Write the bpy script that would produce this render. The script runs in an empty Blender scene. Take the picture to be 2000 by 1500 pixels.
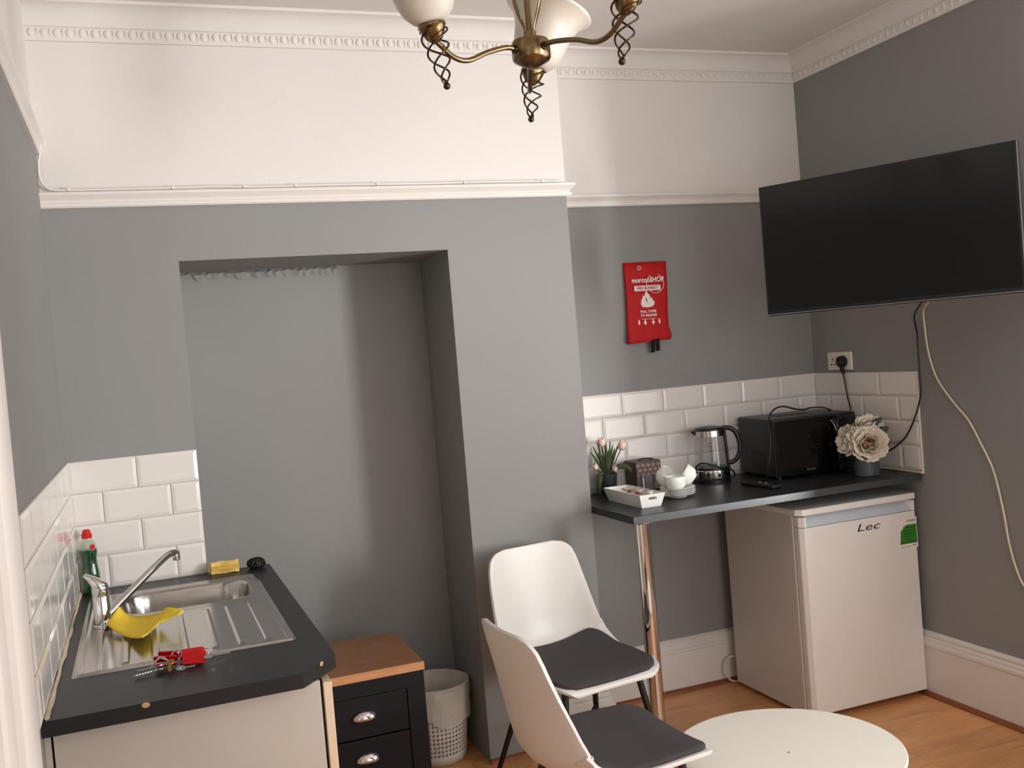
import bpy, bmesh, math, random
from mathutils import Vector, Matrix
random.seed(7)
S = bpy.context.scene
COL = S.collection
PI = math.pi

# ------------------------------------------------------------------ camera
CAM = Vector((0.2501, -3.6515, 1.5762)); YAW, PITCH, ROLL = 0.3572, -0.0300, 0.0827
fw = Vector((math.sin(YAW)*math.cos(PITCH), math.cos(YAW)*math.cos(PITCH), math.sin(PITCH)))
rt = Vector((math.cos(YAW), -math.sin(YAW), 0)); upv = rt.cross(fw)
r2 = math.cos(ROLL)*rt - math.sin(ROLL)*upv
u2 = math.sin(ROLL)*rt + math.cos(ROLL)*upv
cd = bpy.data.cameras.new('camera'); cam = bpy.data.objects.new('camera', cd); COL.objects.link(cam)
cd.sensor_width = 36; cd.lens = 36*1948.07/2000; cd.clip_start = 0.02
cam.matrix_world = Matrix(((r2.x, u2.x, -fw.x, CAM.x), (r2.y, u2.y, -fw.y, CAM.y), (r2.z, u2.z, -fw.z, CAM.z), (0, 0, 0, 1)))
S.camera = cam

# ------------------------------------------------------------------ light
S.view_settings.view_transform = 'Standard'; S.view_settings.look = 'None'
S.view_settings.exposure = -0.20; S.view_settings.gamma = 1.0
try: S.view_settings.use_curve_mapping = False
except Exception: pass
wd = bpy.data.worlds.new('sky'); S.world = wd; wd.use_nodes = True
wd.node_tree.nodes['Background'].inputs[0].default_value = (0.75, 0.85, 1.0, 1)
wd.node_tree.nodes['Background'].inputs[1].default_value = 0.25

REAR = -5.0
def area(name, loc, target, sx, sy, power, color, spread=180):
    l = bpy.data.lights.new(name, 'AREA'); l.shape = 'RECTANGLE'; l.size = sx; l.size_y = sy
    l.energy = power; l.color = color; l.spread = math.radians(spread)
    o = bpy.data.objects.new(name, l); COL.objects.link(o); o.location = loc
    o.rotation_euler = (Vector(target)-Vector(loc)).to_track_quat('-Z', 'Y').to_euler()
    return o
# the bright strip of sky and sunlit street seen through the window
area('street_daylight', (11.4, -12.4, 0.6), (1.8, -0.4, 1.7), 1.7, 8.0, 2250, (1.0, 0.98, 0.95))
# soft skylight entering by the window in the right wall
area('window_skylight', (3.36, -2.8, 1.62), (0.0, -2.8, 2.3), 3.0, 1.7, 74, (1.0, 0.985, 0.97))
# fill light added behind the camera to brighten the alcove and fridge front
area('rear_fill', (2.05, REAR+0.02, 1.6), (2.05, 0.0, 3.6), 1.7, 1.5, 46, (1.0, 0.985, 0.97))

# ------------------------------------------------------------------ materials
def lin(c):
    return tuple(((v/255)/12.92 if v/255 <= 0.04045 else ((v/255+0.055)/1.055)**2.4) for v in c[:3]) + (1,)
M = {}
def mat(name, col, rough=0.5, metal=0.0, var=0.0, scale=8.0, bump=0.0, bscale=60.0, stretch=None, spec=None, **kw):
    m = bpy.data.materials.new(name); m.use_nodes = True; nt = m.node_tree; N = nt.nodes
    p = N['Principled BSDF']; p.inputs['Roughness'].default_value = rough; p.inputs['Metallic'].default_value = metal
    if spec is not None: p.inputs['Specular IOR Level'].default_value = spec
    for k, v in kw.items(): p.inputs[k.replace('_', ' ')].default_value = v
    c = lin(col)
    tc = N.new('ShaderNodeTexCoord'); mp = N.new('ShaderNodeMapping')
    nt.links.new(tc.outputs['Object'], mp.inputs['Vector'])
    if stretch: mp.inputs['Scale'].default_value = stretch
    nz = N.new('ShaderNodeTexNoise'); nz.inputs['Scale'].default_value = scale; nz.inputs['Detail'].default_value = 4
    nt.links.new(mp.outputs['Vector'], nz.inputs['Vector'])
    rp = N.new('ShaderNodeMapRange'); rp.inputs['From Min'].default_value = 0.3; rp.inputs['From Max'].default_value = 0.7
    rp.inputs['To Min'].default_value = 1-var; rp.inputs['To Max'].default_value = 1+var
    nt.links.new(nz.outputs['Fac'], rp.inputs['Value'])
    mx = N.new('ShaderNodeVectorMath'); mx.operation = 'SCALE'; mx.inputs[0].default_value = c[:3]
    nt.links.new(rp.outputs['Result'], mx.inputs['Scale']); nt.links.new(mx.outputs['Vector'], p.inputs['Base Color'])
    if bump:
        n2 = N.new('ShaderNodeTexNoise'); n2.inputs['Scale'].default_value = bscale; n2.inputs['Detail'].default_value = 3
        nt.links.new(mp.outputs['Vector'], n2.inputs['Vector'])
        b = N.new('ShaderNodeBump'); b.inputs['Strength'].default_value = bump; b.inputs['Distance'].default_value = 0.004
        nt.links.new(n2.outputs['Fac'], b.inputs['Height']); nt.links.new(b.outputs['Normal'], p.inputs['Normal'])
    M[name] = m
    return m
GREY = (140, 140, 139); WHITE = (221, 217, 213)
def paint(name, split):
    """emulsion: grey below the picture rail, white above it"""
    m = mat(name, GREY, 0.75, var=0.03, scale=2.0, bump=0.12, bscale=90, spec=0.25)
    nt = m.node_tree; N = nt.nodes; p = N['Principled BSDF']
    src = p.inputs['Base Color'].links[0].from_socket
    g = N.new('ShaderNodeNewGeometry'); sp = N.new('ShaderNodeSeparateXYZ'); gt = N.new('ShaderNodeMath'); gt.operation = 'GREATER_THAN'
    gt.inputs[1].default_value = split; mx = N.new('ShaderNodeMix'); mx.data_type = 'RGBA'
    nt.links.new(g.outputs['Position'], sp.inputs[0]); nt.links.new(sp.outputs['Z'], gt.inputs[0]); nt.links.new(gt.outputs[0], mx.inputs['Factor'])
    nt.links.new(src, mx.inputs['A']); mx.inputs['B'].default_value = lin(WHITE); nt.links.new(mx.outputs['Result'], p.inputs['Base Color'])
    return m
paint('paint_rail', 2.20); paint('paint_left', 2.39)
mat('paint_grey', GREY, 0.75, var=0.03, scale=2.0, bump=0.12, bscale=90, spec=0.25)
mat('paint_white', WHITE, 0.7, var=0.015, scale=3, spec=0.3)
mat('gloss_white', (224, 219, 214), 0.35, var=0.015, scale=5)
mat('tile', (224, 219, 214), 0.12, var=0.02, scale=4)
mat('grout', (190, 184, 178), 0.9, var=0.05, scale=40)
mat('sealant', (205, 190, 165), 0.6, var=0.1, scale=30)
mat('bead_wood', (134, 74, 42), 0.45, var=0.2, scale=14, stretch=(1, 8, 8))
mat('worktop', (35, 37, 39), 0.38, spec=0.35, var=0.12, scale=160, bump=0.05, bscale=400)
mat('worktop_edge', (36, 38, 40), 0.28, var=0.12, scale=160)
mat('bar_edge', (92, 95, 97), 0.25, metal=0.6, var=0.06, scale=60)
mat('chip', (190, 160, 120), 0.8, var=0.1, scale=60)
mat('steel', (184, 181, 177), 0.19, metal=1.0, var=0.05, scale=20, stretch=(1, 12, 1))
mat('chrome', (215, 214, 212), 0.07, metal=1.0, var=0.02)
mat('brass', (128, 108, 78), 0.27, metal=1.0, var=0.12, scale=20)
mat('dark_brass', (70, 56, 40), 0.35, metal=0.9, var=0.1)
mat('gold', (196, 158, 88), 0.25, metal=1.0, var=0.05)
mat('cabinet', (194, 188, 180), 0.45, var=0.02, scale=6)
mat('cabinet_edge', (226, 204, 176), 0.5, var=0.04, scale=20)
mat('gap_dark', (30, 27, 25), 0.8, var=0.1)
mat('black_plastic', (17, 17, 18), 0.35, var=0.1)
mat('black_cloth', (12, 12, 13), 0.95, var=0.1)
mat('black_metal', (14, 14, 15), 0.4, var=0.1)
mat('black_gloss', (8, 8, 9), 0.08, var=0.1)
mat('screen', (5, 5, 6), 0.16, var=0.05)
mat('mw_body', (33, 35, 36), 0.4, var=0.08)
mat('navy', (13, 15, 23), 0.5, spec=0.3, var=0.1, scale=10)
mat('oak', (140, 98, 68), 0.5, var=0.22, scale=9, stretch=(1.2, 14, 14))
mat('oak_edge', (196, 142, 98), 0.5, var=0.12, scale=9, stretch=(1.2, 14, 14))
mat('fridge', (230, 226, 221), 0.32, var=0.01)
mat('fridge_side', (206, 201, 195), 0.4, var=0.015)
mat('recess', (192, 200, 208), 0.35, var=0.02)
mat('chair_white', (214, 210, 205), 0.38, var=0.01)
mat('cushion', (66, 61, 63), 0.95, var=0.1, scale=300, bump=0.35, bscale=700)
mat('table_white', (240, 235, 224), 0.42, var=0.01)
mat('red', (182, 4, 9), 0.75, var=0.08, scale=12)
mat('red_gloss', (190, 10, 20), 0.22, var=0.1, scale=30)
mat('print_white', (238, 226, 222), 0.6, var=0.03)
mat('print_red', (176, 20, 28), 0.6, var=0.03)
mat('print_dark', (40, 38, 38), 0.5, var=0.03)
mat('yellow_cloth', (240, 206, 62), 0.9, var=0.05, scale=40, bump=0.3, bscale=500)
mat('sponge', (226, 192, 112), 0.95, var=0.12, scale=40, bump=0.6, bscale=300)
mat('sponge_band', (206, 164, 70), 0.95, var=0.12, scale=40, bump=0.5, bscale=300)
mat('wool', (58, 56, 54), 0.4, metal=0.8, var=0.3, scale=60)
mat('bin_white', (222, 214, 204), 0.5, var=0.02)
mat('ceramic', (236, 236, 230), 0.12, var=0.01)
mat('tray', (238, 237, 232), 0.4, var=0.01)
mat('pot', (50, 52, 56), 0.6, var=0.12, scale=40)
mat('vase', (70, 82, 84), 0.35, var=0.25, scale=40)
mat('leaf', (58, 72, 36), 0.55, var=0.3, scale=60)
mat('leaf_dark', (36, 56, 50), 0.5, var=0.3, scale=60)
mat('tulip', (236, 206, 190), 0.6, var=0.08, scale=60)
mat('petal', (242, 232, 216), 0.7, var=0.08, scale=50)
mat('petal_core', (222, 180, 150), 0.7, var=0.12, scale=80)
mat('brown_tin', (70, 48, 42), 0.5, var=0.1)
mat('tin_spot', (150, 118, 104), 0.55, var=0.15, scale=60)
mat('sachet', (188, 140, 112), 0.5, var=0.15, scale=60)
mat('sachet_dark', (104, 60, 52), 0.5, var=0.15, scale=60)
mat('white_plastic', (232, 226, 216), 0.4, var=0.02)
mat('cream_cable', (222, 210, 186), 0.45, var=0.02)
mat('green_label', (48, 128, 36), 0.5, var=0.06, scale=60)
mat('green_dark', (26, 78, 26), 0.5, var=0.06, scale=60)
mat('alabaster', (206, 199, 187), 0.35, var=0.05, scale=14, Transmission_Weight=0.0, Subsurface_Weight=0.35, Subsurface_Radius=(0.02, 0.018, 0.015))
mat('soap', (10, 66, 42), 0.12, var=0.08, scale=14)
mat('soap_light', (70, 140, 60), 0.15, var=0.08, scale=14)

def glassy(name, tint, gloss=0.12, alpha=None):
    m = bpy.data.materials.new(name); m.use_nodes = True; nt = m.node_tree; N = nt.nodes
    out = N['Material Output']; N.remove(N['Principled BSDF'])
    t = N.new('ShaderNodeBsdfTransparent'); t.inputs[0].default_value = tint
    g = N.new('ShaderNodeBsdfGlossy'); g.inputs['Roughness'].default_value = 0.04
    lw = N.new('ShaderNodeLayerWeight'); lw.inputs['Blend'].default_value = 0.35
    nz = N.new('ShaderNodeTexNoise'); nz.inputs['Scale'].default_value = 20
    mu = N.new('ShaderNodeMath'); mu.operation = 'MULTIPLY_ADD'; mu.inputs[1].default_value = 0.55; mu.inputs[2].default_value = gloss*0.3
    nt.links.new(lw.outputs['Facing'], mu.inputs[0])
    mx = N.new('ShaderNodeMixShader'); nt.links.new(mu.outputs[0], mx.inputs[0]); nt.links.new(t.outputs[0], mx.inputs[1]); nt.links.new(g.outputs[0], mx.inputs[2])
    nt.links.new(mx.outputs[0], out.inputs['Surface']); M[name] = m
glassy('glass', (0.93, 0.93, 0.92, 1)); glassy('bottle_clear', (0.85, 0.93, 0.84, 1))
def liner_mat():
    m = mat('liner', (226, 218, 208), 0.35, var=0.05, scale=20, bump=0.8, bscale=40)
    nt = m.node_tree; N = nt.nodes; p = N['Principled BSDF']; out = N['Material Output']
    t = N.new('ShaderNodeBsdfTransparent'); mx = N.new('ShaderNodeMixShader'); mx.inputs[0].default_value = 0.62
    nt.links.new(t.outputs[0], mx.inputs[1]); nt.links.new(p.outputs[0], mx.inputs[2]); nt.links.new(mx.outputs[0], out.inputs['Surface'])
liner_mat()
def floor_mat():
    m = mat('laminate', (222, 158, 102), 0.32, var=0.16, scale=3.2, stretch=(1.0, 7, 1))
    nt = m.node_tree; N = nt.nodes; p = N['Principled BSDF']
    src = p.inputs['Base Color'].links[0].from_socket
    oi = N.new('ShaderNodeObjectInfo'); rp = N.new('ShaderNodeMapRange'); rp.inputs['To Min'].default_value = 0.88; rp.inputs['To Max'].default_value = 1.1
    nt.links.new(oi.outputs['Random'], rp.inputs['Value'])
    v = N.new('ShaderNodeVectorMath'); v.operation = 'SCALE'; nt.links.new(src, v.inputs[0]); nt.links.new(rp.outputs['Result'], v.inputs['Scale'])
    w = N.new('ShaderNodeTexNoise'); w.inputs['Scale'].default_value = 6; w.inputs['Detail'].default_value = 6; w.inputs['Distortion'].default_value = 1.2
    tc = N.new('ShaderNodeTexCoord'); mp = N.new('ShaderNodeMapping'); mp.inputs['Scale'].default_value = (0.8, 9, 1)
    nt.links.new(tc.outputs['Object'], mp.inputs[0]); nt.links.new(mp.outputs[0], w.inputs['Vector'])
    r3 = N.new('ShaderNodeMapRange'); r3.inputs['From Min'].default_value = 0.58; r3.inputs['From Max'].default_value = 0.68; r3.inputs['To Min'].default_value = 1; r3.inputs['To Max'].default_value = 0.72
    nt.links.new(w.outputs['Fac'], r3.inputs['Value'])
    v2 = N.new('ShaderNodeVectorMath'); v2.operation = 'SCALE'; nt.links.new(v.outputs[0], v2.inputs[0]); nt.links.new(r3.outputs[0], v2.inputs['Scale'])
    nt.links.new(v2.outputs[0], p.inputs['Base Color'])
floor_mat()

# ------------------------------------------------------------------ geometry helpers
OFF = {}
def spline(pts, n=8, closed=False):
    P = [Vector(p) for p in pts]; out = []; L = len(P)
    for i in range(L if closed else L-1):
        if closed: a, b, c, d = P[i-1], P[i], P[(i+1) % L], P[(i+2) % L]
        else: a, b, c, d = P[max(i-1, 0)], P[i], P[i+1], P[min(i+2, L-1)]
        for k in range(n):
            t = k/n
            out.append(0.5*((2*b)+(c-a)*t+(2*a-5*b+4*c-d)*t*t+(3*b-a-3*c+d)*t**3))
    if not closed: out.append(P[-1])
    return out
class G:
    def __init__(s): s.v = []; s.f = []
    def add(s, vs, fs):
        o = len(s.v); s.v += [Vector(v) for v in vs]; s.f += [tuple(i+o for i in f) for f in fs]; return s
    def box(s, x0, x1, y0, y1, z0, z1):
        return s.add([(x0,y0,z0),(x1,y0,z0),(x1,y1,z0),(x0,y1,z0),(x0,y0,z1),(x1,y0,z1),(x1,y1,z1),(x0,y1,z1)],
                     [(0,3,2,1),(4,5,6,7),(0,1,5,4),(1,2,6,5),(2,3,7,6),(3,0,4,7)])
    def prism(s, poly, z0, z1):
        n = len(poly)
        return s.add([(p[0],p[1],z0) for p in poly]+[(p[0],p[1],z1) for p in poly],
                     [tuple(range(n))[::-1], tuple(range(n, 2*n))]+[(i,(i+1)%n,n+(i+1)%n,n+i) for i in range(n)])
    def prism_y(s, poly, y0, y1):
        """polygon in x,z extruded along y"""
        n = len(poly)
        return s.add([(p[0],y0,p[1]) for p in poly]+[(p[0],y1,p[1]) for p in poly],
                     [tuple(range(n)), tuple(range(n, 2*n))[::-1]]+[(i,n+i,n+(i+1)%n,(i+1)%n) for i in range(n)])
    def lathe(s, prof, n=32, c=(0,0,0), sx=1, sy=1, mtx=None):
        vs = []; fs = []
        for r, z in prof:
            for k in range(n):
                a = 2*PI*k/n; vs.append(Vector((r*math.cos(a)*sx, r*math.sin(a)*sy, z)))
        for j in range(len(prof)-1):
            for k in range(n): fs.append((j*n+k, j*n+(k+1)%n, (j+1)*n+(k+1)%n, (j+1)*n+k))
        if prof[0][0] > 1e-6: fs.append(tuple(range(n))[::-1])
        if prof[-1][0] > 1e-6: fs.append(tuple(range((len(prof)-1)*n, len(prof)*n)))
        if mtx: vs = [mtx @ v for v in vs]
        return s.add([v+Vector(c) for v in vs], fs)
    def shell(s, prof, n=32, c=(0,0,0), mtx=None, sx=1, sy=1):
        """open lathe (no caps)"""
        vs = []; fs = []
        for r, z in prof:
            for k in range(n):
                a = 2*PI*k/n; vs.append(Vector((r*math.cos(a)*sx, r*math.sin(a)*sy, z)))
        for j in range(len(prof)-1):
            for k in range(n): fs.append((j*n+k, j*n+(k+1)%n, (j+1)*n+(k+1)%n, (j+1)*n+k))
        if mtx: vs = [mtx @ v for v in vs]
        return s.add([v+Vector(c) for v in vs], fs)
    def tube(s, pts, r, n=8, closed=False):
        P = [Vector(p) for p in pts]; L = len(P); vs = []; fs = []; prev = None
        for i in range(L):
            if closed: t = P[(i+1)%L]-P[i-1]
            else: t = P[min(i+1,L-1)]-P[max(i-1,0)]
            t.normalize()
            if prev is None: a = t.orthogonal().normalized()
            else:
                a = prev-t*prev.dot(t)
                a = a.normalized() if a.length > 1e-6 else t.orthogonal().normalized()
            prev = a; b = t.cross(a); rr = r[i] if isinstance(r, (list, tuple)) else r
            for k in range(n): vs.append(P[i]+rr*(math.cos(2*PI*k/n)*a+math.sin(2*PI*k/n)*b))
        for i in range(L if closed else L-1):
            j = (i+1)%L
            for k in range(n): fs.append((i*n+k, i*n+(k+1)%n, j*n+(k+1)%n, j*n+k))
        if not closed: fs += [tuple(range(n))[::-1], tuple(range((L-1)*n, L*n))]
        return s.add(vs, fs)
    def grid(s, rows):
        m = len(rows[0]); vs = [p for r in rows for p in r]
        return s.add(vs, [(i*m+k, i*m+k+1, (i+1)*m+k+1, (i+1)*m+k) for i in range(len(rows)-1) for k in range(m-1)])
    def ball(s, c, r, n=12, sz=1.0):
        return s.lathe([(r*math.sin(PI*i/8), -r*sz*math.cos(PI*i/8)) for i in range(9)], n, c)
    def xf(s, m):
        s.v = [m @ v for v in s.v]; return s
    def build(s, name, material, parent=None, smooth=None, bevel=0, seg=2, solid=0, sub=0):
        off = OFF.get(parent.name, Vector()) if parent else Vector()
        me = bpy.data.meshes.new(name)
        me.from_pydata([tuple(v-off) for v in s.v], [], s.f)
        bm = bmesh.new(); bm.from_mesh(me)
        bmesh.ops.remove_doubles(bm, verts=bm.verts, dist=1e-6)
        if not solid: bmesh.ops.recalc_face_normals(bm, faces=bm.faces)
        bm.to_mesh(me); bm.free()
        me.materials.append(M[material])
        o = bpy.data.objects.new(name, me); COL.objects.link(o)
        if parent: o.parent = parent; OFF[o.name] = off
        if smooth is not None:
            for p in me.polygons: p.use_smooth = True
            me.set_sharp_from_angle(angle=math.radians(smooth))
        if solid:
            md = o.modifiers.new('thickness', 'SOLIDIFY'); md.thickness = solid; md.offset = 0
        if sub:
            md = o.modifiers.new('sub', 'SUBSURF'); md.levels = sub; md.render_levels = sub
        if bevel:
            md = o.modifiers.new('bevel', 'BEVEL'); md.width = bevel; md.segments = seg; md.limit_method = 'ANGLE'; md.angle_limit = math.radians(40)
        return o
def bx(name, d, material, parent=None, bevel=0, seg=2):
    return G().box(*d).build(name, material, parent, bevel=bevel, seg=seg)
def thing(name, label, cat, loc=(0,0,0), rz=0, group=None, world=True):
    o = bpy.data.objects.new(name, None); COL.objects.link(o); o.location = loc; o.rotation_euler = (0,0,rz)
    o.empty_display_size = 0.05
    o['label'] = label; o['category'] = cat
    if group: o['group'] = group
    OFF[o.name] = Vector(loc) if world else Vector()
    return o
def tag(o, label, cat, group=None):
    o['label'] = label; o['category'] = cat
    if group: o['group'] = group
    if o.type == 'MESH' and o.parent is None:
        vs = o.data.vertices
        c = Vector(((min(v.co.x for v in vs)+max(v.co.x for v in vs))/2, (min(v.co.y for v in vs)+max(v.co.y for v in vs))/2, min(v.co.z for v in vs)))
        o.data.transform(Matrix.Translation(-c)); o.location = c
    return o
def struct(o, label):
    o['kind'] = 'structure'; o['label'] = label
    return o
def text(s, size, material, parent, loc, name='lettering', sx=1.0, shear=0.0, ext=0.0004, rot=None, align='CENTER', bold=0.0):
    cu = bpy.data.curves.new(name, 'FONT'); cu.body = s; cu.size = size; cu.align_x = align; cu.align_y = 'CENTER'
    cu.extrude = ext; cu.shear = shear; cu.offset = bold; cu.resolution_u = 3
    t = bpy.data.objects.new(name, cu); COL.objects.link(t)
    me = bpy.data.meshes.new_from_object(t); bpy.data.objects.remove(t)
    rot = rot if rot is not None else Matrix.Rotation(PI/2, 4, 'X')
    off = OFF.get(parent.name, Vector())
    me.transform(Matrix.Translation(Vector(loc)-off) @ rot @ Matrix.Diagonal((sx,1,1,1)))
    me.materials.clear(); me.materials.append(M[material])
    o = bpy.data.objects.new(name, me); COL.objects.link(o); o.parent = parent
    return o

# ------------------------------------------------------------------ setting
W, D, R, ZC = 1.9095, 0.3004, 3.266, 2.858
NX0, NX1, NZ, ND = 0.4186, 1.3967, 1.9931, 0.40
fl = struct(bx('floor', (-0.1, R+0.1, REAR-0.1, 0.5, -0.1, -0.008), 'gap_dark'), 'orange brown wood laminate floor')
pw, pl = 0.192, 1.28
pm = G().box(0, pl-0.0012, 0, pw-0.0012, -0.008, 0).build('plank', 'laminate', fl); pm0 = pm.data
first = True
for j in range(int((0.5-REAR)/pw)+1):
    y = 0.44-pw*(j+1); x = -0.02-((j*0.47) % 1)*pl
    while x < R:
        o = pm if first else bpy.data.objects.new('plank', pm0)
        if not first: COL.objects.link(o); o.parent = fl
        first = False; o.location = (x, y, 0); x += pl
struct(bx('ceiling', (-0.2, R+0.4, REAR-0.1, 0.5, ZC, ZC+0.1), 'paint_white'), 'white painted ceiling')
wl = struct(bx('wall_left', (-0.15, 0, REAR-0.1, 0.5, 0, ZC), 'paint_left'), 'grey left wall with white band above the picture rail')
wc = struct(G().box(0, NX0, 0, 0.5, 0, ZC).box(NX1, W, 0, 0.5, 0, ZC).box(NX0, NX1, 0, 0.5, NZ, ZC).box(NX0, NX1, ND, 0.5, 0, NZ).build('wall_chimney', 'paint_rail'), 'grey chimney breast with a deep open recess')
wb = struct(bx('wall_back', (W, R+0.1, D, 0.5, 0, ZC), 'paint_rail'), 'grey alcove wall right of the chimney breast')
WY0, WY1, WZ0, WZ1 = -4.4, -1.21, 0.7, 2.5
wr = struct(G().box(R, R+0.25, WY1, 0.5, 0, ZC).box(R, R+0.25, REAR-0.1, WY0, 0, ZC).box(R, R+0.25, WY0, WY1, 0, WZ0).box(R, R+0.25, WY0, WY1, WZ1, ZC).build('wall_right', 'paint_grey'), 'dark grey right wall behind the television')
struct(G().box(-0.15, 1.15, REAR-0.1, REAR, 0, ZC).box(2.95, R+0.25, REAR-0.1, REAR, 0, ZC).box(1.15, 2.95, REAR-0.1, REAR, 0, 0.8).box(1.15, 2.95, REAR-0.1, REAR, 2.4, ZC).build('wall_rear', 'paint_white'), 'white wall at the far end of the room')
wn = struct(G().box(R+0.19, R+0.24, WY0, WY1, WZ0, WZ0+0.06).box(R+0.19, R+0.24, WY0, WY1, WZ1-0.06, WZ1).box(R+0.19, R+0.24, WY0, WY0+0.05, WZ0, WZ1).box(R+0.19, R+0.24, WY1-0.03, WY1, WZ0, WZ1).build('window_1', 'gloss_white', bevel=0.004), 'white window frame in the right wall')
bx('window_sill', (R-0.06, R+0.19, WY0-0.05, WY1+0.0, WZ0-0.03, WZ0), 'gloss_white', wn, bevel=0.006)
struct(G().box(1.15, 2.95, REAR-0.08, REAR-0.03, 0.8, 0.86).box(1.15, 2.95, REAR-0.08, REAR-0.03, 2.34, 2.4).box(1.15, 1.21, REAR-0.08, REAR-0.03, 0.8, 2.4).box(2.89, 2.95, REAR-0.08, REAR-0.03, 0.8, 2.4).build('added_window', 'gloss_white', bevel=0.004), 'white window frame added around the rear fill light')  # unseen window, added to go with the rear fill light
# ragged plaster bead along the back of the recess head
rag = []
for i in range(41):
    x = NX0+0.005+i*(0.62/40)
    rag.append((Vector((x, ND-0.001, NZ-0.001)), Vector((x, ND-0.012-0.006*random.random(), NZ-0.006-0.012*random.random())), Vector((x, ND-0.001, NZ-0.026-0.014*random.random()))))
G().grid([list(r) for r in rag]).build('plaster_ridge', 'paint_grey', wc)

# --- mouldings
def run(prof, a, b, nrm, m0=0.0, m1=0.0):
    """sweep profile (p,z) from a to b; ends mitred by m*p along the run"""
    a = Vector(a); b = Vector(b); n = Vector(nrm); d = (b-a).normalized(); g = G(); k = len(prof)
    g.add([a+n*p+d*(m0*p)+Vector((0,0,z)) for p, z in prof]+[b+n*p-d*(m1*p)+Vector((0,0,z)) for p, z in prof],
          [(i,(i+1)%k,k+(i+1)%k,k+i) for i in range(k)]+[tuple(range(k))[::-1], tuple(range(k,2*k))])
    return g
corn = [(0,2.740),(0.010,2.740),(0.013,2.748),(0.013,2.783),(0.020,2.786),(0.022,2.795),(0.025,2.806),(0.033,2.822),(0.046,2.836),(0.062,2.845),(0.078,2.848),(0.080,2.8585),(0,2.8585)]
cA = struct(run(corn, (0,0,0), (W,0,0), (0,-1,0), 0, -1).build('trim_1', 'paint_white', smooth=25), 'white egg and dart cornice over the chimney breast')
cB = struct(run(corn, (W,D,0), (R,D,0), (0,-1,0), 1, 1).build('trim_2', 'paint_white', smooth=25), 'white egg and dart cornice over the alcove')
cC = struct(run(corn, (R,D,0), (R,REAR,0), (-1,0,0), 1, 0).build('trim_3', 'paint_white', smooth=25), 'white egg and dart cornice along the right wall')
struct(run(corn, (W,0,0), (W,D,0), (1,0,0), -1, 1).build('trim_4', 'paint_white', smooth=25), 'short cornice return beside the chimney breast')
egg = G().ball((0,0,0), 0.0105, 10, 1.35).build('egg', 'paint_white', cA, smooth=60); em = egg.data
em.transform(Matrix.Diagonal((1, 0.42, 1, 1)))
dart = G().add([(-0.004,0,0.015),(0.004,0,0.015),(0,-0.004,0.004),(0,0,-0.015)], [(0,2,1),(0,3,2),(1,2,3),(0,1,3)]).build('dart', 'paint_white', cA); dm = dart.data
firsts = [egg, dart]
def ornament(par, a, b, rz, pitch=0.0385):
    a = Vector(a); b = Vector(b); n = int((b-a).length/pitch)
    for i in range(n):
        p = a+(b-a)*((i+0.5)/n); q = a+(b-a)*((i+1.0)/n)
        for k, (me, nm, pos) in enumerate(((em, 'egg', p), (dm, 'dart', q))):
            if firsts[k]: o = firsts[k]; firsts[k] = None
            else: o = bpy.data.objects.new(nm, me); COL.objects.link(o); o.parent = par
            o.location = pos; o.rotation_euler = (0,0,rz)
ornament(cA, (0.0,-0.0135,2.766), (W+0.01,-0.0135,2.766), 0)
ornament(cB, (W+0.02,D-0.0135,2.766), (R-0.014,D-0.0135,2.766), 0)
ornament(cC, (R-0.0135,D-0.014,2.766), (R-0.0135,-1.1,2.766), -PI/2)
rail = [(0,2.184),(0.012,2.184),(0.017,2.190),(0.017,2.198),(0.011,2.202),(0.013,2.208),(0.022,2.216),(0.030,2.226),(0.030,2.234),(0,2.238)]
struct(run(rail, (0,0,0), (W,0,0), (0,-1,0), 0, -1).build('trim_5', 'gloss_white', smooth=30), 'white picture rail across the chimney breast')
struct(run(rail, (W,D,0), (R,D,0), (0,-1,0)).build('trim_6', 'gloss_white', smooth=30), 'white picture rail in the alcove')
struct(run([(p, z+0.178) for p, z in rail], (0,0,0), (0,REAR,0), (1,0,0)).build('trim_7', 'gloss_white', smooth=30), 'white picture rail on the left wall')
def skirt(h): return [(0,0),(0.021,0),(0.021,h-0.062),(0.027,h-0.058),(0.027,h-0.046),(0.020,h-0.041),(0.020,h-0.030),(0.014,h-0.024),(0.017,h-0.012),(0.010,h-0.004),(0.004,h),(0,h)]
struct(run(skirt(0.238), (W,D,0), (R,D,0), (0,-1,0)).build('baseboard_back', 'gloss_white', smooth=30), 'tall white moulded skirting in the alcove')
struct(run(skirt(0.272), (R,D,0), (R,REAR,0), (-1,0,0)).build('baseboard_right', 'gloss_white', smooth=30), 'tall white moulded skirting along the right wall')
struct(run(skirt(0.185), (1.56,0,0), (W,0,0), (0,-1,0), 0, -1).build('baseboard_chimney', 'gloss_white', smooth=30), 'short length of white skirting on the chimney breast')
struct(run(skirt(0.185), (W,0,0), (W,D,0), (1,0,0), -1, 0).build('baseboard_return', 'gloss_white', smooth=30), 'white skirting returning into the alcove')
bead = [(0,0),(0.018,0),(0.0166,0.007),(0.0127,0.0127),(0.007,0.0166),(0,0.018)]
struct(run([(p+0.021,z) for p, z in bead], (W+0.02,D,0), (R,D,0), (0,-1,0)).build('trim_8', 'bead_wood', smooth=40), 'brown wood beading at the alcove floor')
struct(run([(p+0.021,z) for p, z in bead], (R,D,0), (R,REAR,0), (-1,0,0)).build('trim_9', 'bead_wood', smooth=40), 'brown wood beading along the right wall floor')
struct(run(bead, (NX1,0,0), (1.56,0,0), (0,-1,0)).build('trim_10', 'bead_wood', smooth=40), 'brown wood beading at the foot of the chimney breast')

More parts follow.
